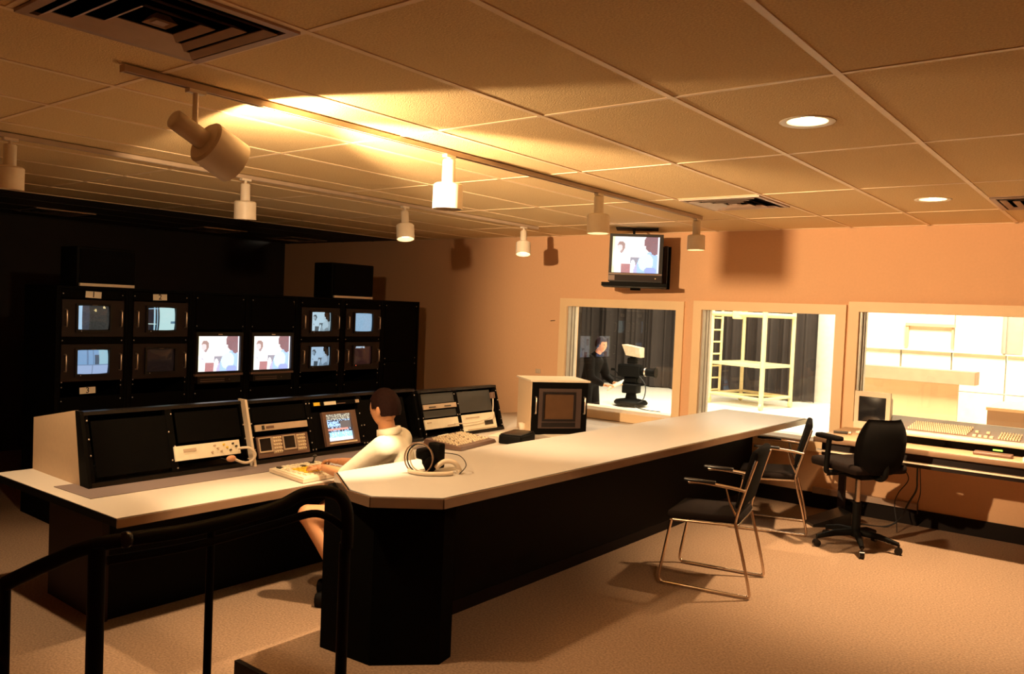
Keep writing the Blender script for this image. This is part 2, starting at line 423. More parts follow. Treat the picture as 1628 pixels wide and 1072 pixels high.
# ------------------------------------------------------------------ pictures for screens
def px_people(u, v):      # u right, v down
    def E(cx, cy, rx, ry): return ((u-cx)/rx)**2+((v-cy)/ry)**2 < 1
    n_ = .5+.5*sin(37*u+11*sin(19*v))*sin(29*v+7*sin(23*u))
    c = (1.0, .96, .93)
    if u < .05: c = (1, .93, .5)
    if .09 < u < .13 and v > .45: c = (.80, .74, .86)
    if E(.2, .60, .16, .22): c = (1, .97, .97)
    if E(.13, .72, .03, .12): c = (.62, .60, .66)
    if E(.19, .27, .085, .14): c = (.36+.1*n_, .26, .23)
    if E(.16, .31, .055, .09): c = (.80, .66, .66)
    if E(.20, .42, .035, .03): c = (.42, .30, .30)
    if v > .76 and .2 < u < .62: c = (.42+.12*n_, .22, .22)
    if E(.13, .92, .055, .26): c = (1, .96, .97)
    if .395 < u < .59 and .56 < v < .74: c = (.36, .33, .38)
    if E(.45, .88, .065, .24): c = (.98, .93, .97)
    if E(.55, .95, .08, .2): c = (.55, .50, .72)
    if E(.80, .84, .27, .42): c = (.42, .60, .98)
    if E(.72, .70, .16, .24): c = (.70, .88, 1.0)
    if E(.82, .93, .13, .10): c = (.36, .42, .85)
    if E(.70, .30, .09, .17): c = (.93, .86, .86)
    if E(.84, .17, .17, .25) and not (u < .72 and v > .24): c = (.22+.10*n_, .14, .15)
    if E(.90, .34, .09, .16): c = (.24+.08*n_, .15, .16)
    if u > .97: c = (.9, .9, 1)
    return c
def bw(f, tint=(.62, .86, 1.0)):
    def g(u, v):
        c = f(u, v); L = (c[0]*.3+c[1]*.5+c[2]*.2); L = max(0, min(1, (L-.18)*1.15)); return tuple(L*t for t in tint)
    return g
def px_one(u, v):
    c = .035+.02*random.random()
    if u < .13: return (.5, .75, 1.0)
    if (u-.85)**2+(v-.06)**2 < .002: return (1, .8, .4)
    if (u-.55)**2+(v-.2)**2 < .002: return (.9, .7, .3)
    return (c+.02*(u < .35), c+.025*(u < .35), c*.9+.05*(u < .35))
def px_two(u, v):
    if u > .42: c = (.62, .92, .92)
    else: c = (.015, .02, .03)
    if .22 < u < .27 or .33 < u < .36: c = (.45, .75, .9)
    if .70 < v < .76 and u < .3: c = (.7, .95, .9)
    if .04 < v < .08 and u < .4: c = (.4, .6, .8)
    if u > .82 and .6 < v < .72 : c = (.12, .25, .35)
    return c
def px_three(u, v):
    c = (.42, .56, .85)
    if v < .6:
        c = (.26, .46, .75)
        if .3 < u < .36 or .5 < u < .54: c = (.18, .3, .5)
        if .55 < u < .70 and v > .2: c = (.10, .14, .2)
        if u >= .70: c = (.40, .68, .82)
    elif .46 < u < .5: c = (.25, .33, .5)
    if .6 < v < .64: c = (.22, .32, .5)
    return c
def px_black(u, v): return (.012, .006, .005)
def px_static(u, v):
    k = .35+.06*random.random(); return (k*.9, k*1.45, k*2.0)
def px_faint(u, v):
    if v < .1 and .1 < u < .65 and random.random() < .7: return (.5, .65, .8)
    return (.035, .012, .010)
def px_text(u, v):
    c = (.05, .06, .09)
    row = int(v*15); rnd = random.random()
    if v < .2: c = (.18, .15, .12) if rnd < .6 else (.6, .55, .4)
    elif row in (4, 5, 6) and u < .5: c = (.45, .7, 1) if rnd < .75 else (.1, .15, .3)
    elif row in (4, 5, 6, 7) and u > .55: c = (.14, .12, .11)
    elif row == 8 and u < .85: c = (.9, .35, .28)
    elif row in (10, 11, 12) and u > .1: c = (.4, .75, 1) if rnd < .8 else (.8, .9, 1)
    elif row >= 13: c = (.8, .85, .9)
    elif rnd < .4: c = (.4, .55, .7)
    return c
def screen_mesh(w_, h_, f, mt, nx=44, ny=34, bulge=.008, round_=0):
    me_v = []; fs = []
    for j in range(ny+1):
        for i in range(nx+1):
            u = i/nx; v = j/ny; a = 2*u-1; b_ = 2*v-1
            x = a*w_/2; z = -b_*h_/2
            if round_:
                x *= 1-round_*b_*b_; z *= 1-round_*a*a
            me_v.append((x, -bulge*(1-a*a)*(1-b_*b_) if bulge else 0, z))
    idx = []
    for j in range(ny):
        for i in range(nx):
            p = j*(nx+1)+i; fs.append((p, p+nx+1, p+nx+2, p+1)); idx.append((i, j))
    me = bpy.data.meshes.new('screen'); me.from_pydata(me_v, [], fs)
    me.polygons.foreach_set('use_smooth', [True]*len(fs))
    ca = me.color_attributes.new('Col', 'FLOAT_COLOR', 'CORNER'); cols = []
    for (i, j) in idx:
        c = f((i+.5)/nx, (j+.5)/ny); cols += [*c, 1]*4
    ca.data.foreach_set('color', cols); me.materials.append(M[mt]); me.update(); return me
def textobj(s, size, mt, parent, loc, name='numeral', rot=(HALF, 0, 0)):
    cu = bpy.data.curves.new(name, 'FONT'); cu.body = s; cu.size = size; cu.extrude = .0004; cu.align_x = 'CENTER'; cu.align_y = 'CENTER'
    cu.offset = size*.012
    tmp = bpy.data.objects.new('tmp', cu); C.objects.link(tmp); bpy.context.view_layer.update()
    me = bpy.data.meshes.new_from_object(tmp.evaluated_get(bpy.context.evaluated_depsgraph_get())); bpy.data.objects.remove(tmp)
    me.materials.clear(); o = link(name, me, M[mt], parent); o.location = loc; o.rotation_euler = rot; return o

# ------------------------------------------------------------------ racks with monitors
XR = -6.68; PITCH = .567; RY0 = 3.02
rack_labels = ['black equipment rack at the far left under the paper tag 1', 'black equipment rack under the paper tag 2', 'black equipment rack holding the left colour monitor', 'black equipment rack holding the right colour monitor',
               'black equipment rack with two small pictures, left of the last monitor column', 'black equipment rack holding the last column of small monitors', 'blank faced black equipment rack at the right end of the row']
def framebox(mb, x0, x1, z0, z1, ix0, ix1, iz0, iz1, y0, y1):   # flat frame with an opening
    mb.box(x0, ix0, y0, y1, z0, z1); mb.box(ix1, x1, y0, y1, z0, z1); mb.box(ix0, ix1, y0, y1, z0, iz0); mb.box(ix0, ix1, y0, y1, iz1, z1)
for k in range(7):
    yc = RY0+PITCH*k
    H = 1.68-LOW
    r = thing('equipment_rack', rack_labels[k], 'rack', (XR, yc, LOW), HALF, 'black equipment racks')
    hw = PITCH/2-.002
    for s_ in (-1, 1):
        part('side_panel', MB().box(min(s_*hw, s_*(hw-.022)), max(s_*hw, s_*(hw-.022)), 0, .6, 0, H), 'rackm', r)
        mb = MB(); mb.box(min(s_*(hw-.022), s_*(hw-.045)), max(s_*(hw-.022), s_*(hw-.045)), .012, .03, .05, H-.02); part('rack_rail', mb, 'rackm', r)
    part('top_panel', MB().box(-hw+.022, hw-.022, 0, .6, H-.02, H), 'rackm', r)
    part('back_panel', MB().box(-hw+.022, hw-.022, .58, .6, 0, H-.02), 'rackm', r)
    segs = [(0.05, 1.0), (1.785, 1.855)] if k in (0, 1, 4, 5) else ([(0.05, 1.0), (1.545, 1.855)] if k in (2, 3) else [(0.05, .6), (.605, 1.2), (1.205, 1.855)])
    if k in (0, 1, 4, 5): segs.append((1.425, 1.475))
    for a, b_ in segs: part('blank_panel', MB().box(-.2415, .2415, .002, .010, a, b_), 'blackpanel', r)
    mb = MB()
    zs = []
    for a, b_ in segs: zs += [a+.03, b_-.03] if b_-a > .1 else [(a+b_)/2]
    if k in (0, 1, 4, 5): zs += [1.08, 1.12, 1.40, 1.50, 1.76]
    for z in zs:
        for x in (-.232, .232): mb.ell((x, -.001, z), (.0055, .004, .0055), 8)
    part('rack_screws', mb, 'steel', r, kind='stuff')
def monitor(yc, z0, label, f, mt='scrbw', tally=None, tall=None):
    t = thing('monochrome_monitor', label, 'monitor', (XR+.003, yc, z0), HALF, 'small rack mounted picture monitors')
    mb = MB(); framebox(mb, -.2415, .2415, 0, .295, -.142, .142, .035, .262, -.006, .004); part('face_plate', mb, 'maroon', t)
    mb = MB(); framebox(mb, -.141, .141, .036, .261, -.124, .124, .056, .25, -.022, .05); part('bezel', mb, 'bezel', t)
    o = link('picture_tube', screen_mesh(.25, .196, f, mt, 36, 28, .014, .05), M[mt], t); o.location = (0, .0, .153)
    for s_ in (-1, 1):
        part('handle', MB().tube([(s_*.215, -.006, .08), (s_*.215, -.03, .083), (s_*.215, -.034, .09), (s_*.215, -.034, .205), (s_*.215, -.03, .212), (s_*.215, -.006, .215)], .0062), 'steel', t)
    mb = MB(); mb.ell((-.10, -.024, .047), (.004, .003, .004), 8); part('power_lamp', mb, tally or 'steel', t)
    part('cabinet', MB().box(-.14, .14, .052, .4, .036, .261), 'bezel', t)
    part('maker_plate', MB().box(-.02, .02, -.024, -.0215, .2525, .257), 'bezelb', t)
    return t
cols = [RY0, RY0+PITCH, RY0+4*PITCH, RY0+5*PITCH]
UP, LO = 1.28, .93-.005
monitor(cols[0], UP, 'small monitor under paper tag 1 showing a dark picture with bright left edge', px_one)
monitor(cols[1], UP, 'small monitor under paper tag 2 showing a bright wall and scaffold', px_two)
monitor(cols[0], LO, 'small monitor above paper tag 3 showing a pale blue room', px_three)
monitor(cols[1], LO, 'small switched off monitor below the one tagged 2', px_black)
monitor(cols[2], UP, 'upper small monitor showing two people, right of the colour monitors', bw(px_people))
monitor(cols[2], LO, 'lower small monitor showing two people, right of the colour monitors', bw(px_people, (.5, .72, .95)))
monitor(cols[3], UP, 'upper small monitor with a plain pale blue screen', px_static)
monitor(cols[3], LO, 'small nearly black monitor with a faint line of light at its top', px_faint, tally='redled')
for k, (yc, lab) in enumerate(((RY0+2*PITCH-.02, 'left colour television in the rack showing two people'), (RY0+3*PITCH-.02, 'right colour television in the rack showing two people'))):
    t = thing('colour_television', lab, 'television', (XR+.004, yc, .86), HALF, 'colour televisions in the racks')
    mb = MB(); framebox(mb, -.235, .235, .085, .46, -.212, .212, .105, .425, -.035, .03); part('bezel', mb, 'bezel', t)
    o = link('picture_tube', screen_mesh(.43, .325, px_people, 'scr', 56, 44, .012, .0), M['scr'], t); o.location = (0, -.006, .265)
    part('lower_trim', MB().box(-.24, .24, -.04, -.01, .066, .085), 'bezelb', t)
    mb = MB(); mb.box(-.215, .215, -.036, .02, 0, .064); part('control_panel', mb, 'bezel', t)
    mb = MB(); mb.box(-.19, .05, -.039, -.036, .015, .022); mb.box(-.19, .05, -.039, -.036, .035, .04); mb.ell((.1, -.038, .03), (.006, .004, .006), 8); part('control_strip', mb, 'bezelb', t)
    part('cabinet', MB().box(-.21, .21, .031, .42, .07, .45), 'bezel', t)
    part('maker_plate', MB().box(-.02, .02, -.037, -.034, .438, .446), 'steel', t)
for s_, y, z, lab in (('1', 3.015, 1.617, 'paper tag marked 1 above the top left monitor'), ('2', 3.57, 1.617, 'paper tag marked 2 above the second monitor column'), ('3', 2.985, .849, 'paper tag marked 3 below the bottom left monitor')):
    t = thing('paper_tag', lab, 'label', (XR+.006, y, z), (0, .04 if s_ == '1' else -.03, HALF), 'handwritten paper tags')
    part('paper', MB().box(-.062, .062, -.003, -.0015, -.026, .026), 'paper', t)
    textobj(s_, .062, 'ink', t, (0, -.0036, 0))
for y0, y1, z1, lab in ((2.90, 3.38, 2.0, 'black loudspeaker on the left end of the racks with a bright lower strip'), (5.45, 6.02, 2.05, 'black loudspeaker on top of the racks above the last monitors')):
    w2 = (y1-y0)/2
    t = thing('loudspeaker', lab, 'speaker', (XR-.02, (y0+y1)/2, 1.681), HALF, 'loudspeakers on the racks')
    mb = MB(); mb.rbox(-w2, w2, .02, .32, 0, z1-1.68, .012); part('cabinet', mb, 'black', t)
    part('grille', MB().rbox(-w2+.02, w2-.02, .004, .019, .032, z1-1.68-.02, .006), 'fabric', t)
    part('trim_strip', MB().box(-w2+.02, w2-.02, .0, .019, .004, .027), 'beigeplastic', t, label='bright metal strip along the lower front')

# ------------------------------------------------------------------ low desk with the sloped consoles
t = thing('console_desk', 'long low pale desk under the sloped equipment consoles', 'desk', (-3.98, 1.935, LOW))
D = lambda X, Y: (X+3.98, Y-1.935)
mb = MB(); mb.prism([D(-3.98, 1.935), D(-5.45, 1.90), D(-5.45, 6.9), D(-3.98, 6.9)], .675, .717); part('desk_core', mb, 'black', t)
mb = MB(); mb.prism([D(-3.984, 1.938), D(-5.446, 1.904), D(-5.446, 6.9), D(-3.984, 6.9)], .7171, .72); part('desktop', mb, 'lam_low', t)
mb = MB(); mb.box(0, .010, 0, 4.965, .672, .7165); part('front_edge', mb, 'edge', t)
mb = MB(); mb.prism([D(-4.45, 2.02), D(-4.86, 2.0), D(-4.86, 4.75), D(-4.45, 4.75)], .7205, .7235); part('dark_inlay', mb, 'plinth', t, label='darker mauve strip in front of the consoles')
for y in (2.13, 4.5, 6.8):
    part('end_panel', MB().box(-1.2, -.52, y-1.935-.02, y-1.935+.02, 0, .674), 'maroon' if y < 3 else 'black', t)
part('back_panel', MB().box(-.56, -.54, .22, 4.9, 0, .674), 'black', t)
t = thing('desk_return', 'short pale desk top at the back wall carrying the boxed monitor', 'desk', (-3.9, 6.2, LOW))
mb = MB(); mb.prism([(-1.5, .705), (0.02, .705), (.3, 1.07), (-1.5, 1.07)], .68, .72); part('desktop', mb, 'lam_low', t)
mb = MB(); mb.box(-1.4, .2, .9, .93, 0, .68); part('support_panel', mb, 'black', t)

ZD = .52; TILT = .306
def cpt(y, z):     # point on the sloped face of the consoles
    return (-4.68-(z-.55)*(.12/.38), y, z)
def console(y0, y1, ztop, label, bays, divider=False, endpanel=False):
    t = thing('sloped_console', label, 'console', (-4.68, y0, ZD+.005), HALF, 'sloped equipment consoles')
    L = y1-y0; h = ztop-ZD-.005; k = .12/.38; zb = .025
    Y = lambda z: (z+ZD+.005-.55)*k+.012
    def panel(mb, x0, x1, a, b_, o0, o1):
        mb.hull8([(x0, Y(a)+o0, a), (x1, Y(a)+o0, a), (x1, Y(a)+o1, a), (x0, Y(a)+o1, a), (x0, Y(b_)+o0, b_), (x1, Y(b_)+o0, b_), (x1, Y(b_)+o1, b_), (x0, Y(b_)+o1, b_)])
    mb = MB(); panel(mb, 0, L, h-.02, h, -.01, .05); part('top_rail', mb, 'blackgloss', t)
    mb = MB(); panel(mb, 0, L, 0, zb, -.012, .05); part('bottom_rail', mb, 'blackgloss', t)
    xs_ = [0]+bays+[L]
    for x in xs_:
        a = max(0, x-.022); b_ = min(L, x+.022)
        mb = MB(); panel(mb, a, b_, zb, h-.02, -.006, .03); part('upright', mb, 'blackpanel', t)
    mb = MB(); mb.hull8([(0,.62,0),(L,.62,0),(L,.64,0),(0,.64,0),(0,.62,h-.12),(L,.62,h-.12),(L,.64,h-.12),(0,.64,h-.12)]); part('back_panel', mb, 'black', t)
    mb = MB(); mb.hull8([(0,Y(h)+.05,h-.012),(L,Y(h)+.05,h-.012),(L,.64,h-.13),(0,.64,h-.13),(0,Y(h)+.05,h),(L,Y(h)+.05,h),(L,.64,h-.118),(0,.64,h-.118)]); part('top_panel', mb, 'black', t)
    for x in ((0, L) if not endpanel else (L,)):
        x0 = x-.006 if x else 0; x1 = x if x else .006
        mb = MB(); mb.hull8([(x0,Y(0)+.03,0),(x1,Y(0)+.03,0),(x1,.62,0),(x0,.62,0),(x0,Y(h)+.03,h),(x1,Y(h)+.03,h),(x1,.62,h-.13),(x0,.62,h-.13)]); part('side_panel', mb, 'black', t)
    if endpanel:
        mb = MB(); mb.hull8([(-.018,Y(0)+.10,-.005),(-.001,Y(0)+.10,-.005),(-.001,.76,-.005),(-.018,.76,-.005),(-.018,Y(h)+.05,h+.005),(-.001,Y(h)+.05,h+.005),(-.001,.76,h-.10),(-.018,.76,h-.10)])
        part('end_panel', mb, 'beige', t, label='tan trapezoid end panel')
        mb = MB(); mb.hull8([(-.02,Y(0)-.01,-.005),(0,Y(0)-.01,-.005),(0,Y(0)+.098,-.005),(-.02,Y(0)+.098,-.005),(-.02,Y(h)-.01,h+.004),(0,Y(h)-.01,h+.004),(0,Y(h)+.05,h+.004),(-.02,Y(h)+.05,h+.004)])
        part('end_trim', mb, 'black', t)
    if divider:
        mb = MB(); panel(mb, L-.008, L+.010, 0, h+.012, -.06, .02); part('divider_fin', mb, 'beigeplastic', t, label='pale vertical fin at the right end')
    # screws
    mb = MB()
    for x in xs_:
        for s_ in (-1, 1):
            xx = x+s_*.014
            if xx < .0 or xx > L: continue
            for z in (zb+.02, zb+.07, zb+.15, zb+.24, h-.05):
                if random.random() < .75: mb.ell((xx, Y(z)-.008, z), (.0055, .004, .0055), 8)
    part('rack_screws', mb, 'steel', t, kind='stuff')
    return t
cA = console(2.13, 3.165, .945, 'sloped black console at the left with a tan end panel', [.51], divider=True, endpanel=True)
cB = console(3.20, 4.80, .942, 'sloped black console behind the seated man with a small lit screen', [.50, .985])
cC = console(4.83, 5.86, .925, 'sloped black console nearest the back wall with grey open bays', [.455])
def unit(name, label, cat, y, z, w_, h_, group=None):
    p = cpt(y, z); return thing(name, label, cat, (p[0]+.004, p[1], p[2]), (-TILT, 0, HALF), group)
def blank(y, z, w_, h_, mt, label):
    t = unit('blank_panel_unit', label, 'panel', y, z, w_, h_, 'blank console panels'); part('face_plate', MB().box(-w_/2, w_/2, .014, .020, 0, h_), mt, t); return t
blank(2.395, .58, .455, .33, 'blackpanel', 'plain black panel in the left bay beside the tan end panel')
blank(2.905, .72, .445, .195, 'blackpanel', 'plain black panel above the cream deck with the hanging cable')
blank(3.45, .795, .44, .11, 'blackpanel', 'plain black panel above the thin tan unit')
blank(4.43, .58, .45, .325, 'blackpanel', 'plain black panel behind the head of the seated man')
blank(5.065, .815, .40, .085, 'grey_blank', 'grey blank above the upper tan unit in the last console')
blank(5.53, .71, .45, .19, 'grey_blank', 'large grey blank panel in the last console')
blank(5.065, .70, .40, .06, 'grey_blank', 'narrow grey blank between the two shallow units')
def shallow(y, z, w_, h_, label, mt, details):
    t = unit('equipment_unit', label, 'equipment', y, z, w_, h_, 'shallow equipment units in the consoles')
    part('face_plate', MB().box(-w_/2, w_/2, -.004, .008, 0, h_), mt, t)
    part('chassis', MB().box(-w_/2+.02, w_/2-.02, .0085, .28, .004, h_-.004), 'black', t)
    for (n, x0, x1, z0, z1, m_) in details:
        part(n, MB().box(x0, x1, -.008, -.0045, z0, z1), m_, t)
    return t
t = shallow(2.868, .612, .455, .092, 'cream unit with a curled cable in the left console', 'cream_eq', [('display', -.17, -.085, .05, .07, 'tan_eq')])
for k in range(9):
    mb = MB(); x = .02+k*.022; z = .03+.02*((k*5) % 3); mb.cyl((x, -.004, z), (x, -.018, z), .006, n=8); part('knob', mb, 'yellow' if k in (4, 5) else 'knobd' if k > 3 else 'tan_eq', t)
shallow(3.447, .737, .43, .045, 'thin tan rack unit above the two scopes', 'tan_eq', [('display', -.165, -.145, .008, .037, 'knobd'), ('button_row', -.13, -.07, .014, .03, 'bezelb')])
for nm, y in (('left', 0), ):
    t = unit('waveform_scopes', 'pair of square green screen scopes in one tan frame', 'scopes', 3.438, .562, .43, .145)
    part('frame', MB().box(-.21, .21, -.004, .006, 0, .145), 'bezelb', t)
    part('chassis', MB().box(-.2, .2, .0065, .28, .004, .14), 'black', t)
    for x in (-.15, .045):
        part('scope_screen', MB().box(x-.045, x+.045, -.008, -.0045, .045, .13), 'glassd', t)
        mb = MB(); framebox(mb, x-.052, x+.052, .034, .137, x-.045, x+.045, .045, .13, -.014, -.0045); part('scope_bezel', mb, 'tan_eq', t)
    for x in (-.065, .135):
        part('control_field', MB().box(x-.025, x+.045, -.007, -.0045, .02, .135), 'tan_eq', t)
        for a in range(4):
            for b_ in range(5):
                mb = MB(); mb.cyl((x-.017+a*.018, -.007, .032+b_*.024), (x-.017+a*.018, -.019, .032+b_*.024), .006, n=8); part('knob', mb, 'knob', t)
shallow(3.957, .868, .44, .032, 'thin unit with yellow and cream fields at the top beside the man', 'blackpanel', [('yellow_field', -.215, -.16, .004, .028, 'yellow'), ('label_field', -.12, -.01, .003, .029, 'cream_eq'), ('display', .0, .08, .006, .012, 'bezelb'), ('button_row', .18, .215, .004, .028, 'tan_eq')])
t = unit('console_monitor', 'small lit data monitor set in the console beside the seated man', 'monitor', 3.955, .578, .33, .26)
mb = MB(); framebox(mb, -.158, .158, 0, .255, -.125, .11, .035, .235, -.014, .01); part('bezel', mb, 'bezelb', t)
o = link('picture_tube', screen_mesh(.236, .20, px_text, 'scr', 34, 30, .006), M['scr'], t); o.location = (-.008, .004, .135)
mb = MB(); mb.box(-.13, .12, -.028, -.014, .012, .024); part('lower_trim', mb, 'knob', t)
part('cabinet', MB().box(-.15, .15, .011, .25, .004, .25), 'black', t)
for x in (-.2, .2): part('mounting_wing', MB().box(x-.038, x+.038, .008, .014, -.005, .262), 'blackpanel', t)
shallow(5.06, .768, .405, .040, 'shallow tan unit in the upper left bay of the last console', 'tan_eq', [('slot', -.14, -.06, .012, .02, 'knobd'), ('slot', .05, .13, .012, .02, 'knobd')])
shallow(5.045, .607, .41, .082, 'cream unit in the lower left bay of the last console', 'cream_eq', [('display', -.18, -.13, .05, .06, 'tan_eq'), ('button_row', .06, .16, .014, .02, 'tan_eq')])
shallow(5.53, .552, .445, .145, 'tall cream unit with a dark window in the last console', 'cream_eq', [('dark_window', .06, .175, .035, .075, 'knobd'), ('button_row', -.18, .0, .11, .118, 'tan_eq'), ('lower_strip', -.18, .2, .006, .012, 'tan_eq')])
# hanging cables
t = thing('curled_cable', 'pale cable curling out of the cream unit in the left console', 'cable', (0, 0, 0))
part('cable_jacket', MB().tube(bez([(-4.655, 3.05, .655), (-4.61, 3.10, .66), (-4.59, 3.135, .62), (-4.60, 3.12, .575), (-4.60, 3.06, .568), (-4.61, 2.99, .60)]), .009), 'beigeplastic', t)
part('plug', MB().ell((-4.615, 2.975, .603), (.02, .035, .022), 10), 'skin', t)
t = thing('plug_cable', 'thin cable with a red brown plug hung across the last console', 'cable', (0, 0, 0))
part('cable_jacket', MB().tube(bez([(-4.735, 5.75, .81), (-4.69, 5.70, .73), (-4.665, 5.65, .66), (-4.655, 5.5, .635), (-4.65, 5.3, .63), (-4.655, 5.15, .64)]), .005), 'beigeplastic', t)
T = Matrix.Translation((-4.75, 5.755, .84)) @ Matrix.Rotation(-.2, 4, 'Y')
part('plug', MB().rbox(-.018, .018, -.02, .02, -.03, .028, .005, T), 'bezelb', t)
# desk top items
def rotbox(pts, z0, z1): return MB().prism(pts, z0, z1)
t = thing('vision_switcher', 'pale switcher panel with yellow keys under the seated man\'s hand', 'switcher', (-4.22, 3.32, .524))
part('housing', MB().prism([(-.21, -.185), (.20, -.23), (.17, .20), (-.22, .21)], 0, .022), 'beigeplastic', t)
part('key_panel', MB().prism([(-.19, -.17), (.18, -.21), (.15, .18), (-.2, .19)], .022, .028), 'cream_eq', t)
for a in range(9):
    for b_ in range(6):
        x = -.15+b_*.055; y = -.15+a*.036
        m_ = 'yellow' if (b_ in (2, 3, 4) and 1 <= a <= 5) else ('knobd' if (a+b_*3) % 7 == 0 else 'cream_eq')
        part('key', MB().box(x-.018, x+.018, y-.012, y+.012, .028, .038), m_, t)
part('fader_lever', MB().cyl((-.16, .12, .028), (-.15, .13, .07), .006).ell((-.15, .13, .075), (.012, .018, .01), 8), 'knobd', t)
t = thing('button_keyboard', 'brown keyboard full of small keys in front of the last console', 'keyboard', (-4.385, 4.93, .524), .18)
part('housing', MB().hull8([(-.18,-.28,0),(.18,-.28,0),(.18,.28,0),(-.18,.28,0),(-.17,-.27,.055),(.17,-.27,.025),(.17,.27,.025),(-.17,.27,.055)]), 'bezelb', t)
keyme = MB().box(-.009, .009, -.009, .009, 0, .010).mesh('key'); keyme.materials.append(M['knob'])
for a in range(9):
    for b_ in range(15):
        if (a*7+b_*3) % 11 == 0: continue
        x = -.13+a*.031; y = -.235+b_*.033
        k = bpy.data.objects.new('key', keyme); C.objects.link(k); k.parent = t; k.location = (x, y, .055-(x+.17)/.34*.03+.0005)
part('lit_panel', MB().box(-.165, -.145, -.09, .06, .055, .06), 'cream_eq', t)
t = thing('black_box', 'small black box standing at the end of the brown keyboard', 'box', (-4.16, 5.40, .5215), .25)
part('shell', MB().rbox(-.10, .10, -.17, .15, 0, .075, .012), 'black', t); part('lid', MB().rbox(-.09, .09, -.16, .14, .076, .084, .004), 'blackgloss', t)
for k, (x, y, r) in enumerate(((-4.45, 5.62, .3), (-4.12, 6.0, -.2))):
    o = part('paper_sheet', MB().box(-.12, .12, -.15, .15, 0, .002), 'paper'); o.location = (x, y, .522); o.rotation_euler = (0, 0, r)
    tag(o, ['white paper sheet lying left of the boxed monitor', 'white paper sheet lying in front of the boxed monitor'][k], 'paper', 'paper sheets on the low desk')
o = part('white_cup', MB().lathe([(.001, 0), (.028, 0), (.036, .075), (.033, .075), (.026, .006), (.001, .006)], 20), 'beigeplastic'); o.location = (-4.52, 5.93, .522)
tag(o, 'small pale cup standing beside the end of the last console', 'cup')

# boxed monitor on the desk return
ang = atan2(6.24-5.82, -4.02+4.33)
t = thing('boxed_monitor', 'large boxed monitor in a tan housing beside the first window', 'monitor', (-4.175, 6.03, .521), ang)
part('housing', MB().box(-.27, .27, .03, .46, 0, .475), 'beige', t)
mb = MB(); mb.box(-.285, .285, .0, .48, .476, .492); part('housing_lid', mb, 'beigeplastic', t)
mb = MB(); framebox(mb, -.262, .262, .0, .472, -.205, .205, .055, .42, .004, .029); part('front_frame', mb, 'blackpanel', t)
mb = MB(); framebox(mb, -.203, .203, .057, .418, -.15, .13, .14, .37, -.002, .029); part('bezel', mb, 'boxbezel', t)
mb = MB(); framebox(mb, -.168, .148, .122, .388, -.15, .13, .14, .37, -.008, -.002); part('tube_surround', mb, 'bezel', t)
part('picture_tube', MB().box(-.15, .13, .012, .02, .14, .37), mat('bronze_tube', (.10, .05, .025), .12), t)
part('control_strip', MB().box(-.17, .15, -.006, -.002, .07, .11), 'bezel', t)
for s_ in (-1, 1): part('handle', MB().tube([(s_*.232, .004, .19), (s_*.232, -.02, .195), (s_*.232, -.022, .20), (s_*.232, -.022, .33), (s_*.232, -.02, .335), (s_*.232, .004, .34)], .0075), 'steel', t)

# ------------------------------------------------------------------ long counter
ZC = .78
t = thing('long_counter', 'long cream topped black counter running to the back wall', 'counter', (-2.9, 2.5, 0))
P = [(-2.45, 2.655), (-2.69, 2.44), (-2.86, 2.455), (-3.205, 2.665), (-3.15, 7.27), (-2.37, 7.27)]
loc = lambda L_: [(a+2.9, b_-2.5) for a, b_ in L_]
part('core', MB().prism(loc(P), ZC-.045, ZC-.004), 'black', t)
Pin = [(-2.458, 2.66), (-2.692, 2.449), (-2.858, 2.463), (-3.198, 2.67), (-3.144, 7.265), (-2.378, 7.265)]
part('countertop', MB().prism(loc(Pin), ZC-.0039, ZC), 'lam', t)
for a, b_ in ((0, 5), (0, 1), (1, 2), (2, 3)):
    p, q = Vector(P[a]), Vector(P[b_]); d = (q-p).normalized(); nrm = Vector((d.y, -d.x));
    ctr = Vector((-2.8, 4.5))
    if (ctr-p).dot(nrm) > 0: nrm = -nrm
    pts = [p, q, q+nrm*.008, p+nrm*.008]
    part('edge_band', MB().prism(loc([tuple(x) for x in pts]), ZC-.047, ZC-.002), 'edge', t)
base = [(-2.48, 2.70), (-2.70, 2.475), (-3.02, 2.45), (-3.18, 2.60), (-3.19, 2.80), (-2.50, 2.80)]
part('end_pedestal', MB().prism(loc(base), .0, ZC-.046), 'blackpanel', t)
part('front_panel', MB().box(.03, .05, .30, 4.76, 0, ZC-.046), 'black', t)
part('modesty_panel', MB().box(-.27, -.25, .30, 4.76, 0, ZC-.046), 'black', t)
for y in (4.2, 5.7): part('support_panel', MB().box(-.249, .029, y-2.5-.015, y-2.5+.015, 0, ZC-.046), 'black', t)
part('kick_strip', MB().box(.0505, .055, .31, 4.76, 0, .07), 'base', t)

# headset on the counter
t = thing('headset', 'black headset with coiled cord and cream headband lying on the counter', 'headset', (-2.86, 3.02, ZC))
part('ear_cup', MB().ell((-.055, .03, .058), (.05, .045, .055), 16), 'fabric', t)
part('ear_cup', MB().rbox(-.115, -.02, -.03, .055, .06, .12, .02), 'fabric', t)
part('belt_pack', MB().rbox(-.07, .01, .02, .07, .02, .15, .01), 'black', t)
part('ear_cushion', MB().ell((-.015, -.01, .045), (.025, .045, .042), 14), 'fabric', t)
for k in range(3):
    c = [(-.05+(.072+.008*k)*cos(a)*.75, -.045+(.072+.008*k)*cos(a)*.4-.01*k, .078+(.068+.006*k)*sin(a)) for a in [2*pi*i/28 for i in range(28)]]
    part('coiled_cord', MB().tube(c, .0042, 6, closed=True), ['beigeplastic', 'cord', 'edge'][k], t)
part('headband', MB().tube(bez([(.01, .0, .03), (.045, .03, .065), (.085, .06, .06), (.10, .085, .02), (.10, .07, .012)]), .013, 10), 'beigeplastic', t)
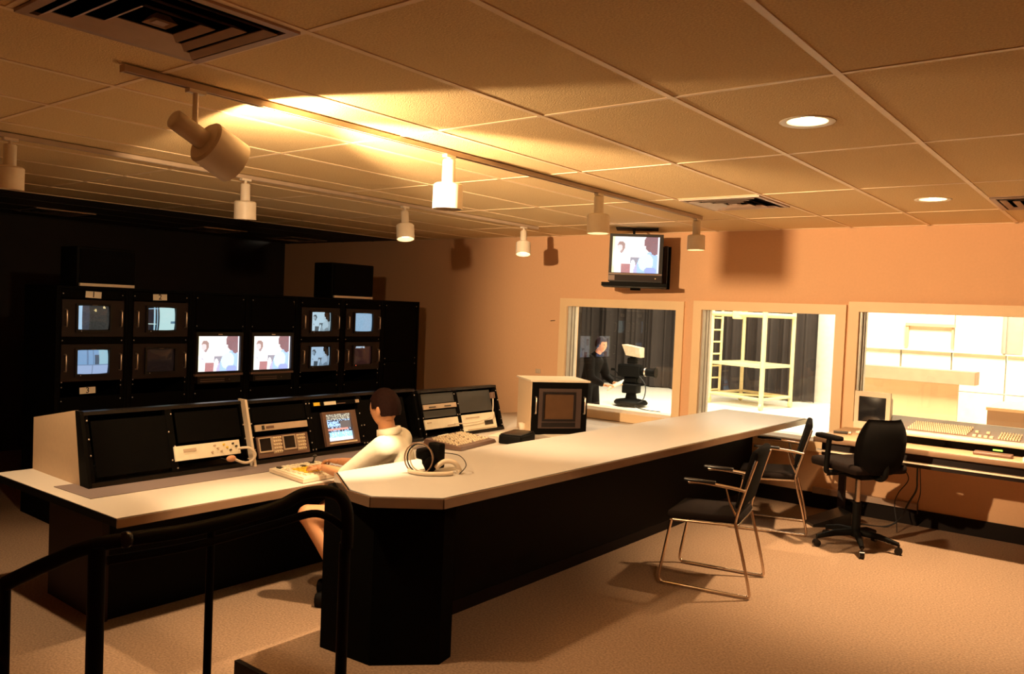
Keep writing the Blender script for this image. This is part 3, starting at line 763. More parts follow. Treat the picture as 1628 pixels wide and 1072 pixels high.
part('headband_pad', MB().tube(bez([(-.115, -.055, .014), (-.07, -.10, .012), (.02, -.085, .012), (.085, -.01, .012), (.10, .03, .012)]), .011, 10), 'beigeplastic', t)
part('microphone_boom', MB().tube(bez([(.0, .06, .10), (.07, .11, .09), (.13, .10, .05), (.13, .05, .01)]), .0025, 6), 'cord', t)
part('ear_plate', MB().cyl((-.055, -.01, .09), (-.055, -.02, .093), .022, n=14), 'steel', t)

# ------------------------------------------------------------------ guard rail near the camera
t = thing('guard_rail', 'black tubular guard rail in the near left foreground', 'railing', (-2.5, 1.2, LOW))
g = lambda X, Y, Z: (X+2.5, Y-1.2, Z-LOW)
rr = .024
part('hand_rail', MB().tube(bez([g(-2.76, 1.00, .72), g(-2.66, 1.09, .79), g(-2.57, 1.20, .845), g(-2.53, 1.5, .845), g(-2.52, 1.8, .865), g(-2.50, 1.93, .905), g(-2.44, 2.02, .905), g(-2.385, 2.04, .85), g(-2.375, 2.04, .70)], 8), rr, 12), 'black', t)
part('lower_rail', MB().tube(bez([g(-2.56, 1.22, .79), g(-2.525, 1.5, .79), g(-2.505, 1.8, .81), g(-2.45, 1.95, .835), g(-2.385, 2.03, .78)], 8), .015, 10), 'black', t)
for X, Y, Z, r in ((-2.385, 2.04, .72, .022), (-2.57, 1.19, .84, .026), (-2.76, 1.0, .72, .016), (-2.53, 1.56, .85, .014)):
    part('post', MB().cyl(g(X, Y, LOW+.01), g(X, Y, Z), r), 'black', t)
    part('foot_plate', MB().cyl(g(X, Y, LOW), g(X, Y, LOW+.012), r*1.9), 'black', t)
part('rail_end', MB().ell(g(-2.548, 1.27, .85), (.027, .027, .027), 12), 'blackgloss', t)

# ------------------------------------------------------------------ tubular side chairs
def side_chair(label, loc, rz):
    t = thing('side_chair', label, 'chair', loc, rz, 'chrome sled chairs at the counter')
    for s_ in (-1, 1):
        y = s_*.24
        part('sled_leg', MB().tube(bez([(.20, y, .40), (.235, y, .20), (.26, y, .05), (.245, y, .016), (.20, y, .012), (-.24, y, .012), (-.275, y, .018), (-.28, y, .05), (-.24, y, .22), (-.19, y, .41), (-.185, y, .46), (-.215, y, .58), (-.25, y, .70), (-.285, y, .82)], 5), .0095, 8), 'chrome', t, label='bent chrome tube side frame')
        part('armrest', MB().tube(bez([(-.235, y*1.04, .635), (-.15, y*1.05, .645), (.02, y*1.05, .655), (.10, y*1.05, .648)], 4), .011, 8), 'chrome', t)
        part('arm_pad', MB().rbox(-.06, .13, y*1.05-.018, y*1.05+.018, .655, .672, .007), 'blackgloss', t)
        part('arm_strut', MB().tube([(-.12, y*1.04, .645), (-.145, y*1.02, .56), (-.19, y, .47)], .007, 8), 'chrome', t)
    for x, z in ((.20, .40), (-.19, .42)): part('cross_tube', MB().tube([(x, -.24, z), (x, .24, z)], .009, 8), 'chrome', t)
    for s_ in (-1, 1): part('seat_rail', MB().tube([(.20, s_*.225, .40), (-.19, s_*.225, .418)], .008, 8), 'chrome', t)
    T = Matrix.Translation((0, 0, .425)) @ Matrix.Rotation(-.05, 4, 'Y').inverted()
    part('seat', MB().rbox(-.20, .235, -.215, .215, -.012, .035, .018, T), 'seatf', t)
    T = Matrix.Translation((-.225, 0, .66)) @ Matrix.Rotation(-.24, 4, 'Y')
    part('backrest', MB().rbox(-.022, .022, -.228, .228, -.15, .21, .02, T), 'fabric', t)
    return t
RC = pi+.2
side_chair('nearer chrome framed black side chair pulled up to the long counter', (-2.09, 4.745, 0), RC)
side_chair('farther chrome framed black side chair beside the end of the counter', (-2.33, 6.36, 0), RC+.12)

# ------------------------------------------------------------------ swivel chair
def star_base(t, r=.29, z=0, col='black', phase=.3):
    for k in range(5):
        a = 2*pi*k/5+phase; x, y = cos(a), sin(a)
        sp = part('base_spoke', MB().tube([(x*.03, y*.03, .115), (x*.16, y*.16, .105), (x*r, y*r, .075)], [.028, .024, .016], 8), col, t)
        part('caster', MB().cyl((x*r-y*.016, y*r+x*.016, .027), (x*r+y*.016, y*r-x*.016, .027), .027, n=14).cyl((x*r, y*r, .04), (x*r, y*r, .078), .008, n=8), 'blackgloss', sp)
t = thing('swivel_chair', 'black wheeled swivel chair at the mixing desk', 'chair', (-1.63, 6.22, 0), math.radians(147))
star_base(t, phase=.05)
part('gas_column', MB().cyl((0, 0, .08), (0, 0, .33), .03).cyl((0, 0, .33), (0, 0, .54), .018), 'black', t)
part('chrome_sleeve', MB().cyl((0, 0, .34), (0, 0, .53), .021), 'chrome', t)
part('seat_mechanism', MB().rbox(-.12, .13, -.09, .09, .52, .575, .01), 'black', t)
part('seat', MB().rbox(-.22, .25, -.235, .235, .575, .645, .03), 'seatf', t)
part('back_bracket', MB().tube(bez([(-.10, 0, .56), (-.20, 0, .545), (-.25, 0, .575), (-.258, 0, .66)], 5), .02, 8), 'black', t)
mb = MB(); nx, nz = 12, 12; vs = []
for side in (0, 1):
    for j in range(nz+1):
        for i in range(nx+1):
            v = j/nz; u = 2*i/nx-1; wid = .225*(1-.28*abs(2*v-1)**3)*(1 if v < .6 else 1-.12*(v-.6)/.4)
            z = .575+.40*v; x = -.235-.05*(v-.2)+.055*u*u-(0 if side else .045*(1-abs(u)**4)*(1-abs(2*v-1)**5))
            vs.append((x, u*wid, z))
n1 = (nx+1)*(nz+1); fs = []
for j in range(nz):
    for i in range(nx):
        p = j*(nx+1)+i; fs += [(p, p+1, p+nx+2, p+nx+1), (n1+p, n1+p+nx+1, n1+p+nx+2, n1+p+1)]
ring = [i for i in range(nx+1)]+[(nx+1)*(j+1)+nx for j in range(nz)]+[(nx+1)*nz+nx-1-i for i in range(nx)]+[(nx+1)*(nz-1-j) for j in range(nz-1)]
for a in range(len(ring)): b_ = ring[(a+1) % len(ring)]; fs.append((ring[a], n1+ring[a], n1+b_, b_))
mb.add(vs, fs, True); part('backrest', mb, 'fabric', t)
for s_ in (-1, 1):
    part('arm_post', MB().tube(bez([(.02, s_*.12, .57), (.02, s_*.26, .56), (.02, s_*.275, .62), (.01, s_*.272, .80)], 5), .019, 8), 'black', t)
    part('arm_pad', MB().rbox(-.10, .13, s_*.27-.035, s_*.27+.035, .80, .835, .015), 'fabric', t)
part('lever', MB().tube([(.0, .08, .545), (.03, .26, .535)], .005, 6), 'black', t)

# ------------------------------------------------------------------ mixing desk by the third window
t = thing('mixing_table', 'tan topped table along the back wall under the third window', 'table', (-2.04, 6.45, 0))
part('tabletop', MB().box(0, 3.6, 0, .82, .715, .745), mat('tan_laminate', (.55, .36, .22), .4), t)
part('front_edge', MB().rbox(0, 3.6, -.012, 0, .705, .745, .004), 'edge', t)
part('apron', MB().box(.05, 3.6, .05, .07, .60, .714), 'maroon', t)
part('lower_rail', MB().box(.02, 3.6, .01, .049, .632, .645), 'beigeplastic', t, label='thin bright rail under the front edge')
for x in (.06, 1.75, 3.5): part('table_leg', MB().box(x, x+.05, .50, .55, 0, .714), 'maroon', t)
t = thing('audio_mixer', 'long audio mixing console with rows of knobs on the tan table', 'mixer', (-1.72, 6.68, .746))
L = 2.4
part('base_frame', MB().box(.03, L, .06, .52, 0, .058), 'blackpanel', t)
part('wrist_rest', MB().rbox(0, L, .0, .11, .058, .092, .012), 'beigeplastic', t)
mb = MB(); mb.hull8([(0,.11,.0585),(L,.11,.0585),(L,.54,.0585),(0,.54,.0585),(0,.11,.088),(L,.11,.088),(L,.54,.150),(0,.54,.150)]); part('control_surface', mb, 'bezelb', t)
zs = lambda y: .088+(y-.11)/.43*.062
kme = MB().cyl((0, 0, 0), (0, 0, .015), .0062, .005, 8).mesh('knob'); kme.materials.append(M['knob'])
for a in range(26):
    for b_ in range(5):
        y = .17+b_*.052; k = bpy.data.objects.new('knob', kme); C.objects.link(k); k.parent = t; k.location = (.27+a*.0158+b_*.003, y, zs(y))
for a in range(8):
    for b_ in range(4):
        y = .16+b_*.05; k = bpy.data.objects.new('knob', kme); C.objects.link(k); k.parent = t; k.location = (.88+a*.018, y, zs(y))
for a in range(4):
    for b_ in range(2):
        if b_ and a % 2: continue
        x = .71+a*.037; y = .15+b_*.12; part('square_key', MB().box(x, x+.022, y, y+.035, zs(y), zs(y)+.014), 'knob', t)
part('rear_panel', MB().box(0, L, .541, .57, .0, .15), 'beigeplastic', t)
part('level_display', MB().box(.86, .92, .057, .0595, .020, .030), 'led', t, label='green lit level display')
o = part('script_papers', MB().box(-.16, .16, -.11, .11, 0, .006).box(-.10, .2, -.08, .13, .0065, .011), 'paper'); o.location = (-.50, 6.60, .746); o.rotation_euler = (0, 0, .1)
tag(o, 'loose papers on the tan table right of the green display', 'paper')
o = part('pen_tray', MB().rbox(-.12, .12, -.05, .05, 0, .022, .008), 'bezelb'); o.location = (-.84, 6.60, .746); tag(o, 'small brown tray on the table edge before the mixer', 'tray')
t = thing('computer_monitor', 'beige computer monitor with dark screen beside the mixing desk', 'monitor', (-1.75, 6.95, .746), -.05)
part('base_foot', MB().rbox(-.10, .10, -.06, .12, 0, .022, .008), 'beigeplastic', t)
part('swivel', MB().cyl((0, .03, .022), (0, .03, .045), .06, .05, 20), 'beigeplastic', t)
part('cabinet', MB().hull8([(-.12,.03,.06),(.12,.03,.06),(.09,.24,.08),(-.09,.24,.08),(-.12,.03,.32),(.12,.03,.32),(.09,.24,.28),(-.09,.24,.28)]), 'beigeplastic', t)
mb = MB(); framebox(mb, -.138, .138, .045, .345, -.105, .105, .10, .305, 0, .029); part('bezel', mb, 'beigeplastic', t)
o = link('picture_tube', screen_mesh(.212, .207, lambda u, v: (.003, .002, .002), 'scr', 8, 8, .008), M['scr'], t); o.location = (0, .012, .2025)
t = thing('microphone', 'small dark microphone lying left of the computer monitor', 'microphone', (-1.93, 6.75, .747))
part('body', MB().cyl((-.05, 0, .012), (.05, .03, .012), .010, .012), 'knobd', t); part('head', MB().ell((.065, .034, .014), (.022, .018, .014), 10), 'steel', t)
for lab, pts in (('black cable drooping from the table to the baseboard behind the swivel chair', [(-1.32, 6.60, .64), (-1.33, 6.66, .5), (-1.36, 6.8, .38), (-1.44, 6.95, .24), (-1.52, 7.05, .08), (-1.62, 7.02, .006), (-1.8, 6.95, .006)]),
                 ('thin black cable beside the thicker drooping cable', [(-1.31, 6.62, .62), (-1.31, 6.68, .48), (-1.33, 6.8, .36), (-1.38, 6.98, .24), (-1.40, 7.1, .14)]),
                 ('black cable hanging under the back of the swivel chair', [(-1.50, 7.0, .62), (-1.50, 7.0, .52), (-1.46, 7.0, .42), (-1.53, 7.02, .3), (-1.56, 7.04, .2), (-1.53, 7.0, .07), (-1.5, 6.9, .006)])):
    o = part('hanging_cable', MB().tube(bez(pts, 8), .007 if 'drooping from' in lab else .004, 6), 'cord'); tag(o, lab, 'cable', 'cables under the mixing table')
o = part('wall_conduit', MB().box(-2.28, -1.43, 7.24, 7.2795, .135, .185), 'tvent'); tag(o, 'grey metal conduit strip on the wall just above the baseboard', 'conduit')
o = part('footrest_pedal', MB().hull8([(-.10,-.16,0),(.10,-.16,0),(.10,.16,0),(-.10,.16,0),(-.10,-.16,.02),(.10,-.16,.02),(.10,.16,.12),(-.10,.16,.12)]), 'blackgloss'); o.location = (-2.0, 6.75, 0); o.rotation_euler = (0, 0, -.8)
tag(o, 'black sloped foot rest on the carpet behind the swivel chair', 'foot rest')
o = part('wall_plate', MB().rbox(-.035, .035, -.01, 0, -.025, .025, .004), 'yellow' if 0 else 'tan_eq'); o.location = (-5.37, YB, .96); tag(o, 'small tan wall plate above the boxed monitor', 'wall plate')
o = part('wall_hook', MB().tube([(-.03, -.003, 0), (.0, -.012, .004), (.03, -.003, .006)], .004, 6), 'knobd'); o.location = (-5.2, YB, 1.53); tag(o, 'tiny dark hook on the back wall left of the first window', 'hook')

# ------------------------------------------------------------------ television on its wall bracket
t = thing('wall_television', 'television high on the back wall above the first window', 'television', (-3.86, 6.72, 1.945), .50)
mb = MB(); framebox(mb, -.25, .25, 0, .45, -.222, .215, .085, .425, -.02, .03); part('bezel', mb, 'bezel', t)
o = link('picture_tube', screen_mesh(.438, .342, px_people, 'scr', 56, 44, .012), M['scr'], t); o.location = (-.0035, .0, .255)
part('control_panel', MB().box(-.245, .245, -.026, -.0205, .012, .06), 'maroon', t)
part('maker_plate', MB().box(-.25, -.19, -.03, -.0265, .012, .058), 'bezelb', t)
part('lower_trim', MB().box(-.25, .25, -.028, -.0205, .066, .080), 'bezelb', t)
part('power_lamp', MB().ell((.19, -.028, .035), (.006, .004, .006), 8), 'knob', t)
part('cabinet', MB().hull8([(-.25,.031,0),(.25,.031,0),(.235,.36,.03),(-.20,.36,.03),(-.25,.031,.45),(.25,.031,.45),(.225,.36,.40),(-.18,.36,.40)]), 'bezelb', t)
t = thing('television_bracket', 'black bracket and shelf carrying the wall television', 'bracket', (-3.86, 6.72, 1.90), .50)
part('shelf', MB().box(-.31, .30, -.06, .40, .0, .035), 'black', t)
part('shelf_pad', MB().box(-.24, .24, .0, .30, .0355, .044), 'black', t)
part('side_plate', MB().box(.262, .300, .10, .43, .0355, .40), 'maroon', t)
part('side_strap', MB().box(.25, .335, .431, .46, .0, .42), 'black', t)
part('ceiling_pole', MB().cyl((-.03, .16, .40), (-.03, .16, .555), .012), 'black', t)
part('ceiling_plate', MB().box(-.20, .20, .04, .28, .553, .561), 'black', t)
part('wall_arm', MB().box(-.05, .05, .40, .47, -.02, .05), 'black', t)

# ------------------------------------------------------------------ studio beyond the windows
struct('floor_studio', MB().box(-16, 4, 7.53, 19.5, LOW-.1, LOW), 'studiofloor')
mb = MB(); vs = []; N = 420; X0, X1 = -15.5, -5.85; YC = 18.5
for i in range(N+1):
    x = X0+(X1-X0)*i/N; y = YC+.10*sin(x*9)+.05*sin(x*23+1)+.03*sin(x*41)
    vs += [(x, y, LOW+.03), (x, y+.02*sin(x*5), 5.5)]
mb.add(vs, [(2*i, 2*i+2, 2*i+3, 2*i+1) for i in range(N)], True)
mb.add([(a, b_+.02, c) for a, b_, c in vs], [(2*i, 2*i+1, 2*i+3, 2*i+2) for i in range(N)], True)
o = part('stage_curtain', mb, 'curtain'); tag(o, 'dark pleated stage curtain at the back of the studio', 'curtain')
struct('wall_studio', MB().box(-6.6, 4, 18.9, 19.0, LOW, 6), 'flatwhite')
# scaffold tower
t = thing('scaffold_tower', 'cream rolling scaffold tower in the studio behind the second window', 'scaffold', (-7.46, 16.4, LOW))
A, B, Cc, Dd = [Vector((0, 0, 0)), Vector((.22, 1.2, 0)), Vector((1.33, -.45, 0)), Vector((1.50, .75, 0))]
HT = 3.2; r = .042
def up(v, z): return (v.x, v.y, z)
for v in (A, B, Cc, Dd):
    part('upright', MB().cyl(up(v, .13), up(v, HT), r if v is not Cc else .05, n=10), 'scaf', t)
    part('caster', MB().cyl((v.x-.03, v.y, .075), (v.x+.03, v.y, .075), .075, n=14).cyl(up(v, .08), up(v, .15), .03, n=8), 'scaf', t)
lad = A+(B-A)*.3
part('ladder_rail', MB().cyl(up(lad, .25), up(lad, HT), .03, n=8), 'scaf', t)
for z in [.28+.26*k for k in range(11)]: part('rung', MB().cyl(up(A, z), up(lad, z), .02, n=6), 'scaf', t)
for z in (.22, 1.93):
    for a, b_ in ((A, Cc), (B, Dd), (A, B), (Cc, Dd)): part('cross_bar', MB().cyl(up(a, z), up(b_, z), .05 if z > 1 else .03, n=8), 'scaf', t)
part('diagonal_brace', MB().cyl(up(A, .22), up(Dd, .22), .025, n=8), 'scaf', t)
mb = MB(); mb.prism([(v.x, v.y) for v in (A, Cc, Dd, B)], .85, .91); part('deck_board', mb, 'scaf', t)
T = Matrix.Translation(up(A+(Cc-A)*.5, 1.95))
part('lamp_clamp', MB().rbox(-.11, .11, -.06, .06, -.12, .12, .03, T).rbox(-.02, .2, -.05, .05, .02, .28, .03, T), 'scaf', t)
# studio camera on a pedestal
t = thing('studio_camera', 'television camera on a pedestal in the studio behind the first window', 'camera', (-8.12, 14.2, LOW), .15)
t.scale = (.9, .9, .88)
part('pedestal_base', MB().lathe([(.001, .05), (.36, .05), (.38, .09), (.34, .14), (.14, .18), (.001, .18)], 24), 'black', t)
part('pedestal_column', MB().cyl((0, 0, .18), (0, 0, .33), .13, .10).rbox(-.17, .17, -.16, .16, .30, .52, .03), 'black', t)
part('pan_head', MB().rbox(-.14, .14, -.10, .10, .53, .66, .03).cyl((-.16, 0, .6), (.16, 0, .6), .07), 'black', t)
part('camera_body', MB().rbox(-.30, .22, -.13, .13, .67, .95, .03), 'black', t)
part('lens', MB().cyl((.22, 0, .80), (.52, 0, .80), .085, .10, 20).cyl((.52, 0, .80), (.56, 0, .80), .11, .12, 20), 'black', t)
part('lens_ring', MB().cyl((.30, 0, .80), (.33, 0, .80), .098, n=20), 'steel', t)
part('viewfinder', MB().rbox(-.10, .10, -.08, .08, .97, 1.10, .02), 'black', t)
part('viewfinder_hood', MB().hull8([(-.12,-.12,1.16),(.22,-.12,1.12),(.22,.12,1.12),(-.12,.12,1.16),(-.20,-.18,1.40),(.20,-.16,1.34),(.20,.16,1.34),(-.20,.18,1.40)]), 'tan_eq', t, label='tan flared viewfinder hood')
part('hood_neck', MB().rbox(-.05, .06, -.05, .05, 1.095, 1.17, .015), 'black', t)
for s_ in (-1, 1): part('pan_handle', MB().tube(bez([(-.1, s_*.12, .6), (-.35, s_*.2, .66), (-.52, s_*.24, .78)], 5), .014, 8).rbox(-.60, -.50, s_*.24-.03, s_*.24+.03, .76, .82, .01), 'black', t)
part('zoom_grip', MB().ell((-.56, -.24, .80), (.06, .04, .04), 10), 'steel', t)
part('steering_ring', MB().tube([(.27*cos(2*pi*i/24), .27*sin(2*pi*i/24), .50) for i in range(24)], .018, 8, closed=True), 'black', t)
part('camera_cable', MB().tube(bez([(.2, -.1, .72), (.38, -.15, .5), (.36, -.2, .2), (.2, -.3, .06), (.5, -.5, .015), (.9, -.6, .015)], 6), .012, 6), 'cord', t)
# set pieces in front of the third window
t = thing('white_set_wall', 'tall white panelled set wall filling the third window', 'set wall', (-3.3, 12, LOW))
for k in range(4): part('wall_panel', MB().box(k*1.25+.01, k*1.25+1.24, 0, .08, 1.53, 4), 'flatwhite', t)
for k in range(8): part('lower_panel', MB().box(k*.62+.012, k*.62+.608, -.03, .08, 1.02, 1.51), 'flatwhite', t)
for k in range(8): part('lower_panel', MB().box(k*.62+.012, k*.62+.608, -.03, .08, .0, 1.005), 'flatwhite', t)
part('ledge', MB().box(0, 5, -.08, .08, 1.511, 1.529), 'flatwhite', t)
mb = MB(); mb.box(.66, .70, -.045, -.0005, 1.56, 1.84); mb.box(1.22, 1.24, -.03, -.0005, 1.56, 1.84); mb.box(.66, 1.26, -.06, -.0005, 1.8405, 1.88); part('opening_trim', mb, 'yellow' if 0 else 'tanwood', t, label='tan edged recess high on the white wall')
t = thing('timber_beam', 'grey brown timber beam on a tan panel in front of the white set wall', 'set piece', (-3.2, 11.2, LOW))
part('beam', MB().box(.04, 1.55, -.12, .15, 1.15, 1.31), 'greywood', t)
part('beam_end', MB().box(1.551, 1.56, -.12, .15, 1.15, 1.31), 'wood', t)
part('panel', MB().box(.04, 1.36, 0, .06, .46, 1.145), 'tanwood', t)
part('plinth', MB().box(.04, 1.36, -.10, .12, .0, .45), 'flatwhite', t)
part('plinth_top', MB().box(.04, 1.38, -.14, .12, .4505, .459), 'alu', t)
t = thing('studio_table', 'brown wooden studio table at the right edge behind the third window', 'table', (-1.27, 9.3, LOW+.0))
part('tabletop', MB().hull8([(0,0,1.03),(1.8,0,1.03),(1.8,1.6,1.03),(0,.9,1.03),(0,0,1.06),(1.8,0,1.06),(1.8,1.6,1.06),(0,.9,1.06)]), 'tanwood', t)
part('drawer_front', MB().box(.01, 1.6, .02, .06, .86, 1.029), 'wood', t)
for x in (.05, .55, 1.2): part('table_leg', MB().box(x, x+.06, .08, .14, 0, 1.029), 'wood', t)
o = part('grey_post', MB().box(-1.50, -1.28, 11.93, 11.985, 1.335, 3.6).box(-1.48, -1.45, 11.90, 11.929, 1.335, 3.6), 'alu'); tag(o, 'grey vertical post standing on the ledge of the white set wall', 'post')

# ------------------------------------------------------------------ people
def skin(verts, edges, lvl=2):
    names = list(verts); me = bpy.data.meshes.new('sk')
    me.from_pydata([verts[n][0] for n in names], [(names.index(a), names.index(b_)) for a, b_ in edges], [])
    o = bpy.data.objects.new('sk', me); C.objects.link(o)
    sm = o.modifiers.new('skin', 'SKIN'); sm.use_smooth_shade = True
    sv = me.skin_vertices[0].data
    for i, n in enumerate(names):
        r = verts[n][1]; sv[i].radius = (r, r) if not isinstance(r, tuple) else r; sv[i].use_root = (i == 0)
    ss = o.modifiers.new('sub', 'SUBSURF'); ss.levels = lvl; ss.render_levels = lvl
    bpy.context.view_layer.update()
    r = bpy.data.meshes.new_from_object(o.evaluated_get(bpy.context.evaluated_depsgraph_get()))
    vs = [v.co[:] for v in r.vertices]; fs = [list(p.vertices) for p in r.polygons]
    bpy.data.objects.remove(o); bpy.data.meshes.remove(r); return vs, fs
def hand(mb, wrist, dirv, up_, L=.185, side=1):
    d = Vector(dirv).normalized(); u = Vector(up_); u = (u-d*u.dot(d)).normalized(); s_ = d.cross(u)*side; w_ = Vector(wrist)
    V = {'w': (tuple(w_), .026), 'p': (tuple(w_+d*.045), (.034, .018)), 'k': (tuple(w_+d*.085), (.036, .015))}
    mb.add(*skin(V, [('w', 'p'), ('p', 'k')]), True)
    for i, (off, ln) in enumerate(((-.030, .070), (-.010, .080), (.011, .075), (.031, .058))):
        k0 = w_+d*.075+s_*off; k1 = k0+d*(ln*.5)+s_*off*.25; k2 = k1+d*(ln*.32)-u*.016; k3 = k2+d*(ln*.14)-u*.022
        mb.add(*skin({'a': (tuple(k0), .0095), 'b': (tuple(k1), .009), 'c': (tuple(k2), .008), 'd': (tuple(k3), .0065)}, [('a', 'b'), ('b', 'c'), ('c', 'd')], 1), True)
    t0 = w_+d*.03-s_*.028; t1 = t0+d*.035-s_*.028-u*.01; t2 = t1+d*.032-s_*.006-u*.012
    mb.add(*skin({'a': (tuple(t0), .013), 'b': (tuple(t1), .011), 'c': (tuple(t2), .008)}, [('a', 'b'), ('b', 'c')], 1), True)
def face(mb, c, f, upv, s=1.0):      # skull, nose, brow, ears, lips around head centre c looking along f
    f = Vector(f).normalized(); z = Vector(upv).normalized(); z = (z-f*z.dot(f)).normalized(); y = z.cross(f); c = Vector(c)
    Q = Matrix((( f.x, y.x, z.x, c.x), (f.y, y.y, z.y, c.y), (f.z, y.z, z.z, c.z), (0, 0, 0, 1)))
    n = 24; vs = []; fs = []; m_ = 16
    for j in range(m_+1):
        t_ = pi*j/m_
        for i in range(n):
            a = 2*pi*i/n; x = sin(t_)*cos(a); yy = sin(t_)*sin(a); zz = cos(t_)
            X = x*.094; Y_ = yy*.074; Z = zz*.115
            if zz < 0: k = -zz; X = X*(1-.25*k)+.012*k; Y_ *= 1-.35*k
            if x > .6 and abs(yy) < .35: X += .018*math.exp(-((zz+.15)/.16)**2-(yy/.12)**2) ; X -= .006*math.exp(-((zz-.08)/.1)**2)*(1 if abs(yy) > .12 else 0); X += .006*math.exp(-((zz+.48)/.07)**2-(yy/.25)**2)
            vs.append((X*s, Y_*s, Z*s))
    for j in range(m_):
        for i in range(n): fs.append((j*n+i, (j+1)*n+i, (j+1)*n+(i+1)%n, j*n+(i+1)%n))
    mb.add(vs, fs, True, Q)
    for sd in (-1, 1):
        mb.ell((-.008*s, sd*.078*s, -.008*s), (.018*s, .009*s, .030*s), 10, Q)
    return Q
def eyes(Q, s, parent):
    for sd in (-1, 1):
        part('eye', MB().ell((.078*s, sd*.030*s, .008*s), (.010*s, .013*s, .008*s), 10, Q), 'ink', parent)
# bodies and clothes are grown as one skin: limbs as tapered capsules, fused by a voxel remesh
def fuse(caps, voxel=.012, smooth=6):
    mb = MB()
    for a, ra, b_, rb in caps:
        a, b_ = Vector(a), Vector(b_); N = 7
        for k in range(N+1):
            t_ = k/N; p = a.lerp(b_, t_)
            if isinstance(ra, tuple): r_ = [ra[i]*(1-t_)+rb[i]*t_ for i in range(3)]
            else: r_ = [ra*(1-t_)+rb*t_]*3
            if isinstance(ra, tuple):
                T = Matrix.Translation(p) @ Matrix.Rotation(FUSE_AZ, 4, 'Z'); mb.ell((0, 0, 0), r_, 16, T)
            else: mb.ell(p, r_, 14)
        if not isinstance(ra, tuple): mb.cyl(a, b_, ra*.98, rb*.98, 14)
    me = mb.mesh('fuse'); o = bpy.data.objects.new('fuse', me); C.objects.link(o)
    r = o.modifiers.new('r', 'REMESH'); r.mode = 'VOXEL'; r.voxel_size = voxel; r.use_smooth_shade = True
    sm = o.modifiers.new('s', 'SMOOTH'); sm.factor = .6; sm.iterations = smooth
    bpy.context.view_layer.update()
    q = bpy.data.meshes.new_from_object(o.evaluated_get(bpy.context.evaluated_depsgraph_get()))
    vs = [v.co[:] for v in q.vertices]; fs = [list(p.vertices) for p in q.polygons]
    bpy.data.objects.remove(o); bpy.data.meshes.remove(q); return vs, fs
FUSE_AZ = 0
# seated man
man = thing('person', 'seated man in a cream shirt and pale shorts working at the console', 'person', (-3.60, 3.45, LOW))
OFF = Vector((-3.60, 3.45, LOW))
def L3(v): return tuple(Vector(v)-OFF)
f = Vector((-.86, -.51, 0)).normalized(); l = Vector((.51, -.86, 0)).normalized(); Z = Vector((0, 0, 1))
FUSE_AZ = atan2(f.y, f.x)
pel = Vector((-3.56, 3.50, .33))
chest = pel+f*.08+Z*.36; neck = pel+f*.11+Z*.515; hc = neck+f*.035+Z*.15
HF = Vector((-.95, -.20, -.12)).normalized()
shL = pel+f*.09+l*.185+Z*.45; shR = pel+f*.09-l*.185+Z*.45
wrL = Vector((-4.02, 3.25, .60)); wrR = Vector((-4.12, 3.46, .60))
elL = (shL+wrL)/2+Vector((.06, -.05, -.10)); elR = (shR+wrR)/2+Vector((.04, .08, -.10))
kL = Vector((-3.93, 3.06, .355)); aL = Vector((-3.72, 3.20, -.09)); kR = Vector((-4.04, 3.30, .33)); aR = Vector((-3.90, 3.36, -.09))
hipL = pel+l*.09; hipR = pel-l*.09
def limb(pts, rs): return [(L3(pts[i]), rs[i], L3(pts[i+1]), rs[i+1]) for i in range(len(pts)-1)]
caps = [(L3(pel), (.10, .15, .11), L3(pel+f*.04+Z*.18), (.095, .135, .10)), (L3(pel+f*.04+Z*.18), (.095, .135, .10), L3(chest), (.105, .16, .11)),
        (L3(chest), (.10, .155, .10), L3(chest+Z*.07), (.075, .13, .07)), (L3(neck-Z*.04), .058, L3(neck+f*.025+Z*.09), .052)]
caps += limb([shL, elL, wrL], [.055, .042, .028])+limb([shR, elR, wrR], [.055, .042, .028])
caps += limb([hipL, kL], [.09, .062])+limb([kL, kL*.68+aL*.32-f*.012, aL], [.056, .055, .036])+limb([hipR, kR], [.09, .062])+limb([kR, kR*.68+aR*.32-f*.012, aR], [.056, .055, .036])
mb = MB(); mb.add(*fuse(caps), True)
hand(mb, L3(wrL), (Vector((-4.25, 3.27, .585))-wrL), (0, 0, 1), side=1); hand(mb, L3(wrR), (Vector((-4.34, 3.43, .585))-wrR), (0, 0, 1), side=-1)
Q = face(mb, L3(hc), HF, (0, 0, 1), 1.0)
part('body', mb, 'skin', man); eyes(Q, 1.0, man)
caps = [(L3(pel-Z*.02), (.135, .19, .11), L3(pel+f*.04+Z*.18), (.135, .175, .12)), (L3(pel+f*.04+Z*.18), (.135, .175, .12), L3(chest), (.135, .185, .12)),
        (L3(chest), (.13, .18, .11), L3(chest+Z*.06), (.095, .165, .085)), (L3(chest+Z*.08), .08, L3(neck-Z*.01), .066)]
caps += limb([chest+Z*.07+l*.08, shL], [.085, .082])+limb([chest+Z*.07-l*.08, shR], [.085, .082])
caps += limb([shL, elL+(wrL-elL)*.15], [.082, .070])+limb([shR, elR+(wrR-elR)*.15], [.082, .070])
mb = MB(); mb.add(*fuse(caps, .012, 5), True); part('shirt', mb, 'shirt', man)
T = Matrix.Translation(L3(neck+Z*.018)) @ Matrix.Rotation(.22, 4, Vector(l))
mb = MB().lathe([(.064, -.03), (.080, -.02), (.074, .016), (.062, .020), (.060, -.01)], 24, T); part('collar', mb, 'shirt', man)
caps = [(L3(pel-Z*.03), (.13, .175, .10), L3(pel+Z*.02), (.13, .175, .10))]+limb([hipL, hipL*.32+kL*.68], [.108, .088])+limb([hipR, hipR*.32+kR*.68], [.108, .088])
mb = MB(); mb.add(*fuse(caps), True); part('shorts', mb, 'shorts', man)
